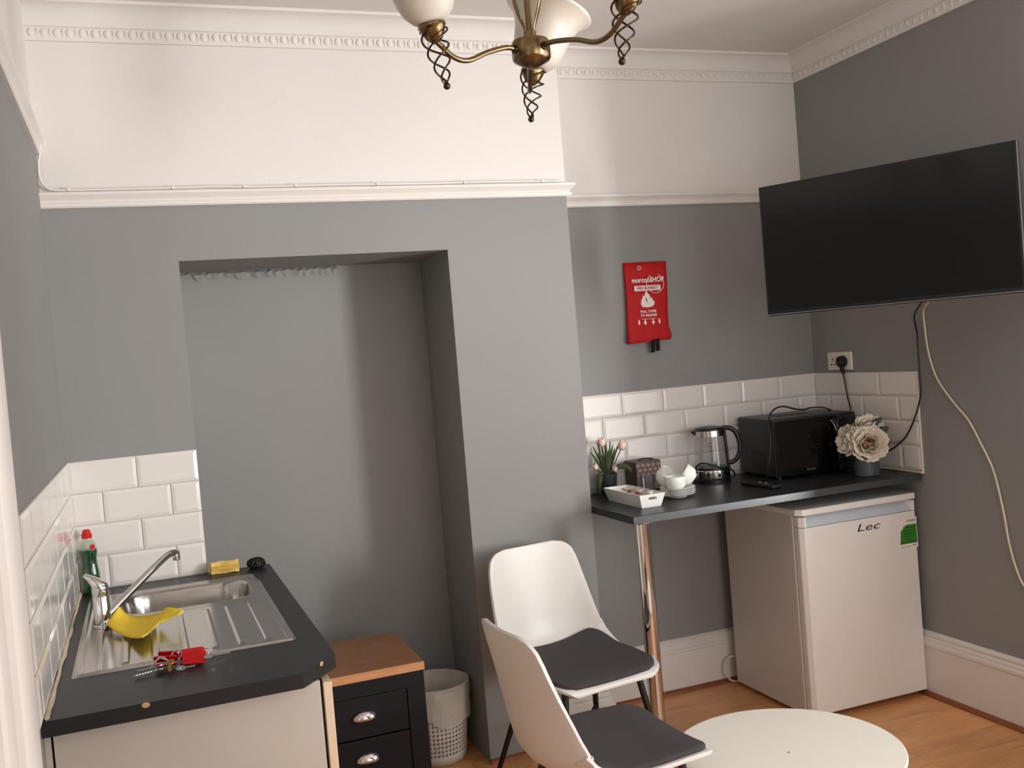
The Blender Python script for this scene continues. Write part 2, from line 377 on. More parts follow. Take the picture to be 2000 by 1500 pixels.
# --- tiles
TM = {}
def tile(par, w, h, loc, rz):
    key = (round(w,3), round(h,3))
    if key not in TM:
        b = min(0.011, w*0.3, h*0.3); t0, t1 = 0.0045, 0.008
        g = G(); x1, z1 = w/2, h/2
        ring = lambda e, y: [(-x1+e,y,-z1+e),(x1-e,y,-z1+e),(x1-e,y,z1-e),(-x1+e,y,z1-e)]
        vs = ring(0,0)+ring(0,-t0)+ring(b,-t1)
        fs = [(8,9,10,11)]
        for k in range(4):
            n = (k+1)%4; fs += [(k,n,4+n,4+k),(4+k,4+n,8+n,8+k)]
        g.add(vs, fs); o = g.build('tile', 'tile', par); TM[key] = o.data
    else:
        o = bpy.data.objects.new('tile', TM[key]); COL.objects.link(o); o.parent = par
    o.location = loc; o.rotation_euler = (0,0,rz)
GAP = 0.003
def tiling(par, length, joints_by_row, ztop, pitch, zbot, pos, rz):
    """joints_by_row: list of (start offset, tile pitch)"""
    z = ztop; r = 0
    while z-zbot > 0.02:
        h = min(pitch, z-zbot); st, tw = joints_by_row[r % len(joints_by_row)]
        cuts = [0]; c = st
        while c < length-0.015:
            if c > 0.015: cuts.append(c)
            c += tw
        cuts.append(length)
        for a, b in zip(cuts[:-1], cuts[1:]):
            tile(par, b-a-GAP, h-GAP, pos((a+b)/2, z-h/2), rz)
        z -= h; r += 1
zl = 1.3355
tiling(wc, 0.4186, [(0.219,0.219),(0.104,0.219)], zl, 0.108, 0.9035, lambda s, z: (s, -0.002, z), 0)
bx('grout', (0, 0.4186, -0.004, 0.001, 0.9, zl), 'grout', wc)
tiling(wl, 1.44, [(0.165,0.2185),(0.056,0.2185)], zl, 0.108, 0.9035, lambda s, z: (0.002, -1.44+s-0.004, z), PI/2)
bx('grout', (-0.001, 0.004, -1.44, -0.004, 0.9, zl), 'grout', wl)
zr_ = 1.3665
tiling(wb, R-W, [(0.3215-0.206*1,0.206),(0.2185,0.206)], zr_, 0.1035, 0.9405, lambda s, z: (W+s, D-0.002, z), 0)
bx('grout', (W, R, D-0.004, D+0.001, 0.94, zr_), 'grout', wb)
tiling(wr, 0.664, [(0.222,0.221),(0.11,0.222)], zr_, 0.1035, 0.9475, lambda s, z: (R-0.002, D-0.004-s, z), -PI/2)
bx('grout', (R-0.004, R+0.001, -0.366, D-0.004, 0.94, zr_), 'grout', wr)
G().tube(spline([(R-0.008, D-0.02, 0.944), (R-0.010, 0.0, 0.945), (R-0.009, -0.2, 0.946), (R-0.010, -0.366, 0.944)]), 0.005, 6).build('sealant', 'sealant', wr, smooth=60)
sl = [(0.010+0.003*random.random(), -0.02-1.36*i/24, 0.903+0.002*random.random()) for i in range(25)]
G().tube(sl, [0.004+0.003*random.random() for _ in sl], 6).build('sealant', 'sealant', wl, smooth=60)
bx('edge_trim', (R-0.009, R, -0.370, -0.366, 0.94, zr_), 'gloss_white', wr)

# --- door casing standing near the camera on the left
pier = struct(bx('wall_pier', (0, 0.068, REAR, -2.345, 0, ZC), 'paint_left'), 'left wall pier that carries the door casing')
dr = struct(G().box(0.068, 0.074, -3.3, -2.66, 0, 2.05).build('door_1', 'gloss_white'), 'white door in the left wall')
cas = [(0,-2.300),(0.032,-2.300),(0.034,-2.306),(0.034,-2.405),(0.030,-2.412),(0.010,-2.418),(0.010,-2.430),(0.026,-2.440),(0.030,-2.470),(0.026,-2.500),(0.006,-2.508),(0.006,-2.522),(0.026,-2.535),(0.026,-2.60),(0.018,-2.612),(0.018,-2.66),(0,-2.66)]
g = G(); k = len(cas)
g.add([(0.066+p, y, 0) for p, y in cas]+[(0.066+p, y, 2.2) for p, y in cas], [(i,(i+1)%k,k+(i+1)%k,k+i) for i in range(k)]+[tuple(range(k))[::-1], tuple(range(k,2*k))])
g.build('casing', 'gloss_white', dr, smooth=30)
bx('casing', (0.066, 0.096, -3.3, -2.3, 2.05, 2.2), 'gloss_white', dr, bevel=0.006)

# ------------------------------------------------------------------ left kitchen run
ZW = 0.9
cab = thing('sink_cabinet', 'cream base cabinet under the dark worktop with the sink', 'cabinet', (0.3, -0.66, 0))
bx('end_panel', (0.017, 0.580, -1.345, -1.327, 0.0, ZW-0.036), 'cabinet', cab, bevel=0.001)
bx('scribe_strip', (0.0005, 0.0125, -1.350, -1.327, 0.0, ZW-0.036), 'cabinet', cab)
bx('carcass', (0.02, 0.030, -1.326, -0.004, 0.1, ZW-0.04), 'gap_dark', cab)
bx('carcass', (0.02, 0.584, -1.326, -0.004, 0.1, 0.118), 'cabinet', cab)
bx('carcass', (0.02, 0.584, -0.022, -0.004, 0.118, ZW-0.04), 'cabinet', cab)
bx('plinth', (0.50, 0.518, -1.326, -0.004, 0, 0.098), 'cabinet', cab)
for i in range(3):
    y0 = -1.338+i*0.445
    d = bx('door', (0.588, 0.608, y0, y0+0.441, 0.10, ZW-0.045), 'cabinet_edge', cab, bevel=0.002)
    G().tube(spline([(0.608, y0+0.38, 0.62), (0.632, y0+0.38, 0.63), (0.632, y0+0.38, 0.75), (0.608, y0+0.38, 0.76)]), 0.005, 8).build('handle', 'chrome', d, smooth=60)
wt = thing('worktop', 'black speckled worktop with clipped corner around the steel sink', 'worktop', (0.3, -0.7, ZW-0.034))
WF = -1.387; hx0, hx1, hy0, hy1 = 0.065, 0.545, -1.065, -0.175
slab = G()
slab.prism([(0.0005,WF),(0.537,WF),(0.631,-1.275),(0.631,hy0),(0.0005,hy0)], ZW-0.034, ZW)
slab.box(0.0005, 0.631, hy1, -0.0005, ZW-0.034, ZW).box(0.0005, hx0, hy0, hy1, ZW-0.034, ZW).box(hx1, 0.631, hy0, hy1, ZW-0.034, ZW)
sb = slab.build('slab', 'worktop', wt)
for (x, y, rz, s) in ((0.205, WF-0.0006, 0, 1.0), (0.589, -1.3255, math.atan2(0.112, 0.094), 0.9)):
    g = G().lathe([(0.0, 0.0), (0.007*s, 0.0002), (0.009*s, 0.0014)], 7, (0,0,0), 1, 0.7)
    g.xf(Matrix.Translation((x, y, ZW-0.004)) @ Matrix.Rotation(rz, 4, 'Z') @ Matrix.Rotation(PI/2, 4, 'X'))
    o = g.build('chip', 'chip', wt); o['label'] = 'pale chipped spot on the worktop edge'

# sink: pressed steel height field
sx0, sx1, sy0, sy1 = 0.042, 0.568, -1.092, -0.150
def rr(x, y, cx, cy, hx, hy, r):
    dx, dy = abs(x-cx)-hx+r, abs(y-cy)-hy+r
    return math.hypot(max(dx,0), max(dy,0))+min(max(dx,dy),0)-r
def ss(a, b, t):
    t = max(0, min(1, (t-a)/(b-a))); return t*t*(3-2*t)
def sink_z(x, y):
    e = rr(x, y, (sx0+sx1)/2, (sy0+sy1)/2, (sx1-sx0)/2, (sy1-sy0)/2, 0.012)
    z = ZW+0.0045*ss(0.0, -0.010, e)
    z -= 0.003*ss(-0.016, -0.024, e)
    b = rr(x, y, 0.335, -0.352, 0.192, 0.150, 0.085)
    z -= 0.150*ss(0.004, -0.030, b)
    z += 0.0016*(ss(0.030, 0.024, b)-ss(0.018, 0.012, b))
    dn = rr(x, y, 0.318, -0.80, 0.222, 0.262, 0.02)
    z -= 0.002*ss(0, -0.010, dn)
    for xr in (0.160, 0.232, 0.302, 0.374, 0.441, 0.506):
        yt = -0.56-0.05*(0.506-xr)
        if -1.045 < y < yt:
            z += 0.0036*(ss(0.0105, 0.0065, abs(x-xr)))*ss(-1.045,-1.030,y)*ss(yt,yt-0.03,y)
    ov = math.hypot(x-0.515, y+0.555)
    z -= 0.0018*(ss(0.030, 0.024, ov)-ss(0.020, 0.014, ov))
    return z
NXs, NYs = 230, 230
rows = [[(sx0+(sx1-sx0)*i/NXs, sy0+(sy1-sy0)*j/NYs, sink_z(sx0+(sx1-sx0)*i/NXs, sy0+(sy1-sy0)*j/NYs)) for i in range(NXs+1)] for j in range(NYs+1)]
snk = thing('kitchen_sink', 'stainless steel inset sink with a bowl and ribbed drainer', 'sink', (0.305, -0.62, ZW))
G().grid(rows).build('basin', 'steel', snk, smooth=60)
dz = sink_z(0.335, -0.352)
G().lathe([(0.0,0.0),(0.02,0.001),(0.024,0.004),(0.036,0.005),(0.040,0.001)], 24, (0.335,-0.352,dz+0.0005)).build('waste_ring', 'chrome', snk, smooth=40)

tap = thing('mixer_tap', 'chrome single lever mixer tap with a long slanting spout', 'tap', (0.098, -0.60, ZW+0.002))
tx, ty = 0.098, -0.60
G().lathe([(0.0,0),(0.027,0),(0.027,0.006),(0.0235,0.010),(0.0225,0.088),(0.0215,0.090),(0.0225,0.092),(0.0225,0.114),(0.020,0.124),(0.012,0.130),(0,0.131)], 28, (tx,ty,ZW+0.002)).build('tap_body', 'chrome', tap, smooth=35)
lev = []; n = 14
ldir = Vector((-0.80, 0.10, 0.60)).normalized(); lnor = Vector((0.60, -0.05, 0.80)).normalized(); lside = ldir.cross(lnor)
for (f, w, h, dn) in [(-0.018,0.019,0.013,-0.004),(-0.004,0.0225,0.018,-0.004),(0.010,0.0225,0.017,-0.002),(0.022,0.020,0.012,0.001),(0.036,0.017,0.0075,0.003),(0.047,0.0155,0.005,0.003),(0.051,0.013,0.0025,0.003)]:
    c = Vector((tx, ty, ZW+0.122))+ldir*f+lnor*dn
    ring = []
    for k in range(n):
        a = 2*PI*k/n; ca, sa = math.cos(a), math.sin(a)
        ring.append(c+lside*w*math.copysign(abs(ca)**0.7, ca)+lnor*h*math.copysign(abs(sa)**0.7, sa))
    lev.append(ring)
g = G(); L_ = len(lev)
g.add([p for r in lev for p in r], [(i*n+k, i*n+(k+1)%n, (i+1)*n+(k+1)%n, (i+1)*n+k) for i in range(L_-1) for k in range(n)]+[tuple(range(n))[::-1], tuple(range((L_-1)*n,L_*n))])
g.build('lever', 'chrome', tap, smooth=40)
sp = spline([(tx+0.012,ty+0.012,ZW+0.030),(0.135,-0.565,ZW+0.048),(0.190,-0.510,ZW+0.086),(0.250,-0.450,ZW+0.126),(0.285,-0.412,ZW+0.146),(0.306,-0.388,ZW+0.150),(0.316,-0.376,ZW+0.143)], 6)
s_ = G().tube(sp, [0.0115-0.002*i/len(sp) for i in range(len(sp))], 14).build('spout', 'chrome', tap, smooth=50)
G().lathe([(0.0,0),(0.010,0),(0.011,0.002),(0.011,0.016),(0.006,0.020)], 18, (0.313,-0.379,ZW+0.124)).build('aerator', 'chrome', s_, smooth=40)

# washing up bottle
bt = thing('soap_bottle', 'dark green washing-up liquid bottle with red cap in the corner', 'bottle', (0.046, -0.060, ZW))
bc = (0.046, -0.060, ZW)
bprof = [(0.0,0.0),(0.028,0.0),(0.031,0.004),(0.031,0.05),(0.029,0.075),(0.0255,0.098),(0.0255,0.115),(0.029,0.135),(0.029,0.150),(0.025,0.166),(0.016,0.176),(0.0135,0.178),(0.0135,0.184)]
G().lathe([(r*0.95, z+0.001) for r, z in bprof if z < 0.14]+[(0.0275,0.146),(0,0.1462)], 24, bc, 1, 0.75).build('soap_liquid', 'soap', bt, smooth=50)
G().shell(bprof[1:], 24, bc, None, 1.0, 0.76).build('bottle_wall', 'bottle_clear', bt, smooth=50)
G().lathe([(0.0,0.184),(0.016,0.184),(0.0165,0.187),(0.0165,0.199),(0.0125,0.203),(0.0125,0.209),(0.009,0.213),(0,0.214)], 20, bc).build('cap', 'red_gloss', bt, smooth=40)
G().lathe([(0,0),(0.009,0.0005),(0.0095,0.002),(0,0.002)], 14, (0,0,0)).xf(Matrix.Translation((bc[0]+0.014, bc[1]-0.0205, ZW+0.156)) @ Matrix.Rotation(0.5,4,'Z') @ Matrix.Rotation(PI/2,4,'X')).build('badge', 'red', bt)

# sponge and scourer on the ledge behind the sink
g = G()
rows = []
for j, (y, z, bow) in enumerate([(0,0,0),(0,0.012,0.001),(0,0.023,0.003),(0,0.034,0.001),(0,0.044,0)]):
    rows.append([(0.428+0.094*i/6, -0.062-bow+0.006*math.sin(i*0.9), ZW+z+0.0015*math.sin(i*1.7+j)) for i in range(7)])
sg = G().grid(rows).build('kitchen_sponge', 'sponge', None, solid=0.022, bevel=0.004)
sg.modifiers['thickness'].offset = -1
tag(sg, 'yellow washing-up sponge standing on edge behind the sink', 'sponge')
sg.rotation_euler = (-0.12, 0, 0)
bd = G().box(-0.047,0.047,-0.0125,-0.010,0.016,0.029).build('band', 'sponge_band', sg, bevel=0.001)
OFFS = Vector((0.582,-0.045,ZW+0.017))
g = G()
for k in range(26):
    a, b = random.random()*2*PI, random.random()*PI
    q = Matrix.Rotation(a,4,'Z') @ Matrix.Rotation(b,4,'X'); rad = 0.016+0.012*random.random()
    sxx = 1.25
    g.tube([OFFS+Vector((sxx*v.x, v.y*0.9, v.z*0.72)) for v in [q @ Vector((rad*math.cos(t), rad*math.sin(t), 0.004*math.sin(3*t))) for t in [2*PI*i/16 for i in range(16)]]], 0.0021, 5, True)
g.ball(OFFS, 0.016, 10, 0.8)
wo = g.build('steel_scourer', 'wool', None, smooth=60)
tag(wo, 'dark steel wool scourer next to the yellow sponge', 'scourer')

# yellow sponge cloth
back = [(0.143,-0.621,0.957),(0.163,-0.622,0.932),(0.197,-0.637,0.922),(0.250,-0.654,0.927),(0.274,-0.715,0.952),(0.312,-0.762,0.946)]
frnt = [(0.109,-0.657,0.920),(0.136,-0.735,0.9125),(0.168,-0.815,0.912),(0.205,-0.905,0.928),(0.243,-0.775,0.924),(0.300,-0.778,0.943)]
bs, fs_ = spline(back, 5), spline(frnt, 5)
rows = [[b.lerp(f, t)+Vector((0,0,-0.012*math.sin(PI*t)*(1-abs(2*i/len(bs)-1)))) for i, (b, f) in enumerate(zip(bs, fs_))] for t in [k/7 for k in range(8)]]
for r_ in rows:
    for p in r_: p.z = max(p.z, 0.9105)
cl = G().grid(rows).build('dish_cloth', 'yellow_cloth', None, smooth=60, solid=0.004)
tag(cl, 'bright yellow sponge cloth curling over the sink drainer', 'cloth')

# bunch of keys
kb = thing('key_bunch', 'bunch of keys with red tags lying on the black worktop', 'keys', (0.28, -1.15, ZW))
def key(x, y, z, rz, L, m, tilt=0.0, flip=1):
    g = G(); g.lathe([(0.0045,-0.001),(0.0115,-0.001),(0.0115,0.001),(0.0045,0.001),(0.0045,-0.001)], 16, (0,0,0))
    pts = [(0.009,-0.004),(L,-0.004),(L+0.004,0),(L,0.003)]
    xx = L
    while xx > 0.018:
        pts += [(xx-0.002,0.0045),(xx-0.004,0.002)]; xx -= 0.0065
    pts += [(0.009,0.004)]
    g.prism([(a, b*flip) for a, b in pts][::flip], -0.001, 0.001)
    g.xf(Matrix.Translation((x,y,z)) @ Matrix.Rotation(rz,4,'Z') @ Matrix.Rotation(tilt,4,'Y') @ Matrix.Rotation(0.25,4,'X'))
    return g.build('key', m, kb)
key(0.350,-1.172,ZW+0.018,-0.18,0.046,'chrome',-0.05); key(0.352,-1.150,ZW+0.012,0.30,0.044,'chrome',0.05)
key(0.236,-1.178,ZW+0.010,PI+0.14,0.052,'chrome',0.06); key(0.240,-1.160,ZW+0.014,PI+0.02,0.050,'steel',0.05, -1)
key(0.262,-1.172,ZW+0.020,-PI/2-0.05,0.038,'gold',0.25); key(0.285,-1.196,ZW+0.008,0.05,0.030,'steel',0.0)
def tagp(x, y, z, rz, rx, L=0.052, w=0.019):
    g = G(); pts = []
    for (cx, cy, a0) in ((L-0.006,w-0.006,0),(0.006,w-0.006,PI/2),(0.006,0.006,PI),(L-0.006,0.006,1.5*PI)):
        for k in range(4):
            a = a0+k*PI/6; pts.append((cx+0.006*math.cos(a), cy-w/2+0.006*math.sin(a)))
    g.prism(pts, -0.0021, 0.0021)
    g.xf(Matrix.Translation((x,y,z)) @ Matrix.Rotation(rz,4,'Z') @ Matrix.Rotation(rx,4,'X'))
    return g.build('key_tag', 'red_gloss', kb, bevel=0.001)
for (x, y, z, rz, rx, L, w) in ((0.284,-1.108,0.013,0.05,1.40,0.054,0.021),(0.286,-1.117,0.021,-0.02,1.20,0.056,0.020),(0.288,-1.129,0.024,-0.09,1.05,0.056,0.019),(0.290,-1.142,0.020,-0.18,0.95,0.056,0.020),(0.290,-1.156,0.013,-0.28,0.75,0.054,0.020),
        (0.282,-1.122,0.022,2.62,1.15,0.050,0.022),(0.280,-1.138,0.019,2.80,0.9,0.056,0.021),(0.278,-1.154,0.011,3.0,0.5,0.048,0.020)):
    tagp(x, y, ZW+z, rz, rx, L, w)
G().tube([(0.276+0.014*math.cos(t), -1.136+0.010*math.sin(t), ZW+0.022+0.012*math.sin(t+0.6)) for t in [2*PI*i/24 for i in range(24)]], 0.0012, 6, True).build('key_ring', 'chrome', kb, smooth=60)
G().tube([(0.343+0.009*math.cos(t), -1.150+0.006*math.sin(t), ZW+0.022+0.009*math.sin(t+0.6)) for t in [2*PI*i/20 for i in range(20)]], 0.001, 6, True).build('key_ring', 'chrome', kb, smooth=60)
for i in range(3):
    G().tube(spline([(0.262-0.004*i,-1.165+0.004*i,ZW+0.020+0.004*i),(0.240,-1.160,ZW+0.030+0.002*i),(0.218,-1.178+0.004*i,ZW+0.014)]), 0.0012, 5).build('wire_loop', 'chrome', kb, smooth=60)

# ------------------------------------------------------------------ chest of drawers in the recess
ch = thing('drawer_chest', 'narrow navy drawer chest with an oak top beside the sink unit', 'drawers', (0.89, -0.115, 0))
cx0, cx1, cy0, cy1 = 0.695, 1.083, -0.332, 0.102
bx('top', (cx0, cx1, cy0, cy1, 0.521, 0.55), 'oak', ch, bevel=0.0015)
bx('top_edge', (cx0+0.0005, cx1-0.0005, cy0-0.0012, cy0, 0.5215, 0.5495), 'oak_edge', ch)
bx('side_panel', (cx0+0.006, cx0+0.022, cy0+0.004, cy1, 0.0, 0.520), 'navy', ch)
bx('side_panel', (cx1-0.022, cx1-0.004, cy0+0.004, cy1, 0.0, 0.520), 'navy', ch)
bx('back_panel', (cx0+0.022, cx1-0.022, cy1-0.01, cy1, 0.0, 0.520), 'navy', ch)
fr = G().box(cx0+0.022, cx1-0.022, cy0+0.004, cy0+0.020, 0.468, 0.520).box(cx1-0.066, cx1-0.022, cy0+0.004, cy0+0.020, 0.0, 0.468).box(cx0+0.022, cx0+0.034, cy0+0.004, cy0+0.020, 0.0, 0.468).box(cx0+0.034, cx1-0.066, cy0+0.004, cy0+0.02, 0.0, 0.036)
fr.build('face_frame', 'navy', ch)
for i in range(3):
    zt = 0.465-i*0.143
    dwr = bx('drawer', (cx0+0.037, cx1-0.069, cy0+0.006, cy0+0.30, zt-0.138, zt), 'navy', ch, bevel=0.002)
    hx, hz = 0.862, zt-0.062
    prof = []
    g = G(); rows = []
    for a in [PI*i2/10 for i2 in range(11)]:
        rows.append([(hx-0.044*math.cos(a)*math.sin(b)**0.5 if False else hx-0.043*math.cos(a)*math.cos(b*0.35), cy0+0.005-0.024*math.sin(b)*math.sin(a)**0.5, hz-0.012+0.030*math.sin(a)*math.cos(b)) for b in [PI/2*k/6 for k in range(7)]])
    G().grid(rows).build('cup_handle', 'chrome', dwr, smooth=60, solid=0.002)

# waste bin
bn = thing('waste_bin', 'white perforated plastic waste bin beside the navy drawer chest', 'bin', (1.238, 0.185, 0))
bX, bY = 1.238, 0.185
def br(z): return 0.113+0.027*z/0.30
g = G(); n = 96; zs = [0.004, 0.03]+[0.03+0.0085*i for i in range(1, 24)]+[0.235, 0.30]
vs = []; fs2 = []
for z in zs:
    for k in range(n): a = 2*PI*k/n; vs.append((bX+br(z)*math.cos(a), bY+br(z)*math.sin(a), z))
for j in range(len(zs)-1):
    for k in range(n):
        if 1 <= j <= 22 and k % 2 == 0 and j % 2 == 0 and (k//2) % 16 < 11: continue
        fs2.append((j*n+k, j*n+(k+1)%n, (j+1)*n+(k+1)%n, (j+1)*n+k))
g.add(vs, fs2)
g.build('bin_wall', 'bin_white', bn, smooth=30, solid=0.003)
G().lathe([(0.0,0.002),(0.113,0.002),(0.113,0.006),(0.0,0.006)], 48, (bX,bY,0)).build('bin_base', 'bin_white', bn)
G().tube([(bX+0.1415*math.cos(t), bY+0.1415*math.sin(t), 0.30) for t in [2*PI*i/48 for i in range(48)]], 0.0035, 6, True).build('rim', 'bin_white', bn, smooth=60)
rows = []
for (dr_, z) in [(-0.012,0.12),(-0.007,0.20),(-0.005,0.29),(0.0,0.3075),(0.006,0.305),(0.007,0.27),(0.008,0.23),(0.010,0.19),(0.012,0.155)]:
    row = []
    for k in range(73):
        a = 2*PI*k/72; w = 0.004*math.sin(9*a+z*30)+0.003*math.sin(17*a-z*55)
        outer = dr_ > 0.0
        zz = z
        if outer and z < 0.26: zz = z+(0.26-z)*0.45*(0.5+0.5*math.sin(2*a+0.6))+0.012*math.sin(5*a)
        rr_ = br(min(zz,0.3))+dr_+(abs(w) if outer else -abs(w) if z < 0.25 else 0)
        row.append((bX+rr_*math.cos(a), bY+rr_*math.sin(a), zz))
    rows.append(row)
ln = G().grid(rows).build('bin_liner', 'liner', None, smooth=80)
tag(ln, 'thin white plastic liner folded over the rim of the waste bin', 'bin liner')

# ------------------------------------------------------------------ chairs
SH = [(0,-.240,.436,.150),(.03,-.240,.445,.178),(.07,-.228,.452,.200),(.14,-.180,.457,.220),(.30,-.07,.455,.232),(.44,.06,.455,.232),(.53,.145,.460,.230),(.59,.195,.475,.226),(.64,.220,.510,.222),(.70,.233,.565,.216),(.78,.245,.645,.208),(.86,.256,.725,.199),(.92,.264,.785,.189),(.95,.268,.815,.178),(.975,.271,.835,.160),(.99,.273,.846,.138),(1,.274,.850,.108)]
def shp(t):
    for a, b in zip(SH[:-1], SH[1:]):
        if t <= b[0]:
            k = (t-a[0])/(b[0]-a[0]); return [a[i]+(b[i]-a[i])*k for i in (1,2,3)]
    return list(SH[-1][1:])
def sh_pt(u, t, off=0.0, ws=1.0):
    y, z, w = shp(t); y2, z2, _ = shp(min(1, t+0.02)); y1, z1, _ = shp(max(0, t-0.02))
    T = Vector((0, y2-y1, z2-z1)).normalized(); N = Vector((0, -T.z, T.y))
    curl = 0.014+0.070*ss(0.40, 0.62, t)-0.050*ss(0.64, 0.98, t)
    return Vector((u*w*ws, y, z))+N*(curl*(abs(u*w*ws)/0.22)**2.3+off)
def make_chair(label, loc, rz):
    t = thing('dining_chair', label, 'chair', loc, rz, world=False)
    ts = [i/60 for i in range(61)]
    rows = [[sh_pt(-1+2*k/20, tt) for k in range(21)] for tt in ts]
    sh = G().grid(rows).build('seat_shell', 'chair_white', t, smooth=80, solid=0.011, bevel=0.004)
    rows = []
    for i in range(25):
        tt = 0.055+(0.585-0.055)*i/24
        edge = min(1, i/3.0, (24-i)/8.0); ws = 0.93-(0.16 if i < 12 else 0.34)*(1-math.sqrt(max(0, 1-(1-edge)**2)))
        rows.append([sh_pt(-1+2*k/16, tt, 0.012, ws) for k in range(17)])
    G().grid(rows).build('cushion', 'cushion', t, smooth=80, solid=0.016, bevel=0.006, )
    tops = {(-1,-1):(-0.150,-0.165),(1,-1):(0.150,-0.165),(-1,1):(-0.140,0.100),(1,1):(0.140,0.100)}
    feet = {(-1,-1):(-0.215,-0.235),(1,-1):(0.215,-0.235),(-1,1):(-0.235,0.250),(1,1):(0.235,0.250)}
    for kx in (-1,1):
        for ky in (-1,1):
            a, b = tops[(kx,ky)], feet[(kx,ky)]
            G().tube([(b[0],b[1],0.0),(a[0],a[1],0.432)], [0.009,0.012], 10).build('leg', 'black_metal', t, smooth=50)
    fp = [(-0.15,-0.165),(0.15,-0.165),(0.14,0.10),(-0.14,0.10)]
    G().tube([(x,y,0.434) for x, y in fp], 0.010, 8, True).build('seat_frame', 'black_metal', t)
    def at(kx, ky, f):
        a, b = tops[(kx,ky)], feet[(kx,ky)]; return Vector((b[0]+(a[0]-b[0])*f, b[1]+(a[1]-b[1])*f, 0.432*f))
    for s0, s1 in (((-1,-1),(1,1)),((1,-1),(-1,1))):
        G().tube([at(*s0,0.52), at(*s1,0.52)], 0.005, 8).build('stretcher', 'black_metal', t)
    return t
make_chair('white shell chair with grey seat pad by the chrome bar leg', (1.612, -0.405, 0), math.radians(9))
make_chair('white shell chair nearest the camera with its back turned, beside round table', (1.362, -1.135, 0), math.radians(93))

# round table
tb = thing('round_table', 'low round white table in the bottom right foreground', 'table', (1.888, -1.255, 0))
TZ, TR = 0.385, 0.325
G().lathe([(0,TZ-0.02),(TR-0.010,TZ-0.02),(TR-0.002,TZ-0.014),(TR,TZ-0.007),(TR-0.001,TZ-0.002),(TR-0.004,TZ),(0,TZ)], 96, (1.888,-1.255,0)).build('table_top', 'table_white', tb, smooth=30)
for k in range(3):
    a = 0.35+2*PI*k/3; c, s = math.cos(a), math.sin(a)
    G().tube([(1.888+0.235*c,-1.255+0.235*s,0.0),(1.888+0.15*c,-1.255+0.15*s,TZ-0.02)], [0.011,0.017], 12).build('leg', 'table_white', tb, smooth=50)
G().lathe([(0,0),(0.0025,0),(0.003,0.0006),(0,0.0008)], 8, (1.880,-1.275,TZ)).build('screw_dot', 'gap_dark', tb)

# ------------------------------------------------------------------ breakfast bar
ZB = 0.94
bar = thing('breakfast_bar', 'black wall-hung bar top in the alcove on one chrome leg', 'worktop', (2.59, -0.03, 0))
bx('bar_top', (W-0.003, R-0.001, -0.361, D-0.0085, ZB-0.03, ZB), 'worktop', bar, bevel=0.0015) if False else None
G().prism([(W+0.0005,-0.361),(R-0.010,-0.361),(R-0.010,D-0.0095),(W+0.0005,D-0.0095)], ZB-0.030, ZB).build('bar_top', 'worktop', bar, bevel=0.002)
bx('edge_strip', (W+0.001, R-0.011, -0.3635, -0.361, ZB-0.029, ZB-0.002), 'bar_edge', bar)
lg = G().lathe([(0,0.004),(0.0295,0.004),(0.0295,ZB-0.034),(0,ZB-0.034)], 32, (1.985,-0.285,0)).build('leg', 'chrome', bar, smooth=40)
G().lathe([(0,ZB-0.040),(0.048,ZB-0.040),(0.05,ZB-0.036),(0.05,ZB-0.0302),(0,ZB-0.0302)], 32, (1.985,-0.285,0)).build('fixing_plate', 'chrome', lg, smooth=40)
G().lathe([(0,0),(0.034,0),(0.034,0.012),(0.030,0.016),(0,0.016)], 32, (1.985,-0.285,0)).build('foot', 'chrome', lg, smooth=40)

# fridge
fd = thing('fridge', 'white under-counter fridge with a torn green sticker under the bar', 'fridge', (2.95, -0.05, 0))
fx0, fx1, fy, fb = 2.658, 3.246, -0.335, 0.215
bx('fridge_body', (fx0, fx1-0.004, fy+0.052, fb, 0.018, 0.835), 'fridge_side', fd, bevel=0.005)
dg = G().prism([(fx0+0.004,fy+0.048),(fx0+0.004,fy+0.018),(fx0+0.020,fy),(fx1-0.014,fy),(fx1,fy+0.016),(fx1,fy+0.048)], 0.028, 0.786)
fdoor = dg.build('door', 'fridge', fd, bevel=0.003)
bx('door_seal', (fx0+0.012, fx1-0.012, fy+0.045, fy+0.053, 0.03, 0.83), 'gap_dark', fd)
# handle recess above the door
G().prism([(fx0+0.004,fy+0.048),(fx0+0.004,fy+0.018),(fx0+0.020,fy),(fx0+0.030,fy),(fx0+0.045,fy+0.048)], 0.7885, 0.829).build('handle_cheek', 'fridge', fdoor)
G().prism([(fx1-0.040,fy+0.048),(fx1-0.024,fy),(fx1-0.014,fy),(fx1,fy+0.016),(fx1,fy+0.048)], 0.7885, 0.829).build('handle_cheek', 'fridge', fdoor)
g = G(); g.add([(fx0+0.028,fy+0.003,0.788),(fx1-0.022,fy+0.003,0.788),(fx1-0.022,fy+0.034,0.829),(fx0+0.028,fy+0.034,0.829),(fx0+0.028,fy+0.048,0.788),(fx1-0.022,fy+0.048,0.788),(fx1-0.022,fy+0.048,0.829),(fx0+0.028,fy+0.048,0.829)],
   [(0,1,2,3),(4,7,6,5),(0,4,5,1),(3,2,6,7),(0,3,7,4),(1,5,6,2)])
g.build('handle_recess', 'recess', fdoor)
G().prism([(fx0-0.006,fb+0.004),(fx0-0.006,fy+0.022),(fx0+0.014,fy-0.003),(fx1-0.010,fy-0.003),(fx1+0.004,fy+0.014),(fx1+0.004,fb+0.004)], 0.834, 0.861).build('top_lid', 'fridge', fd, bevel=0.005)
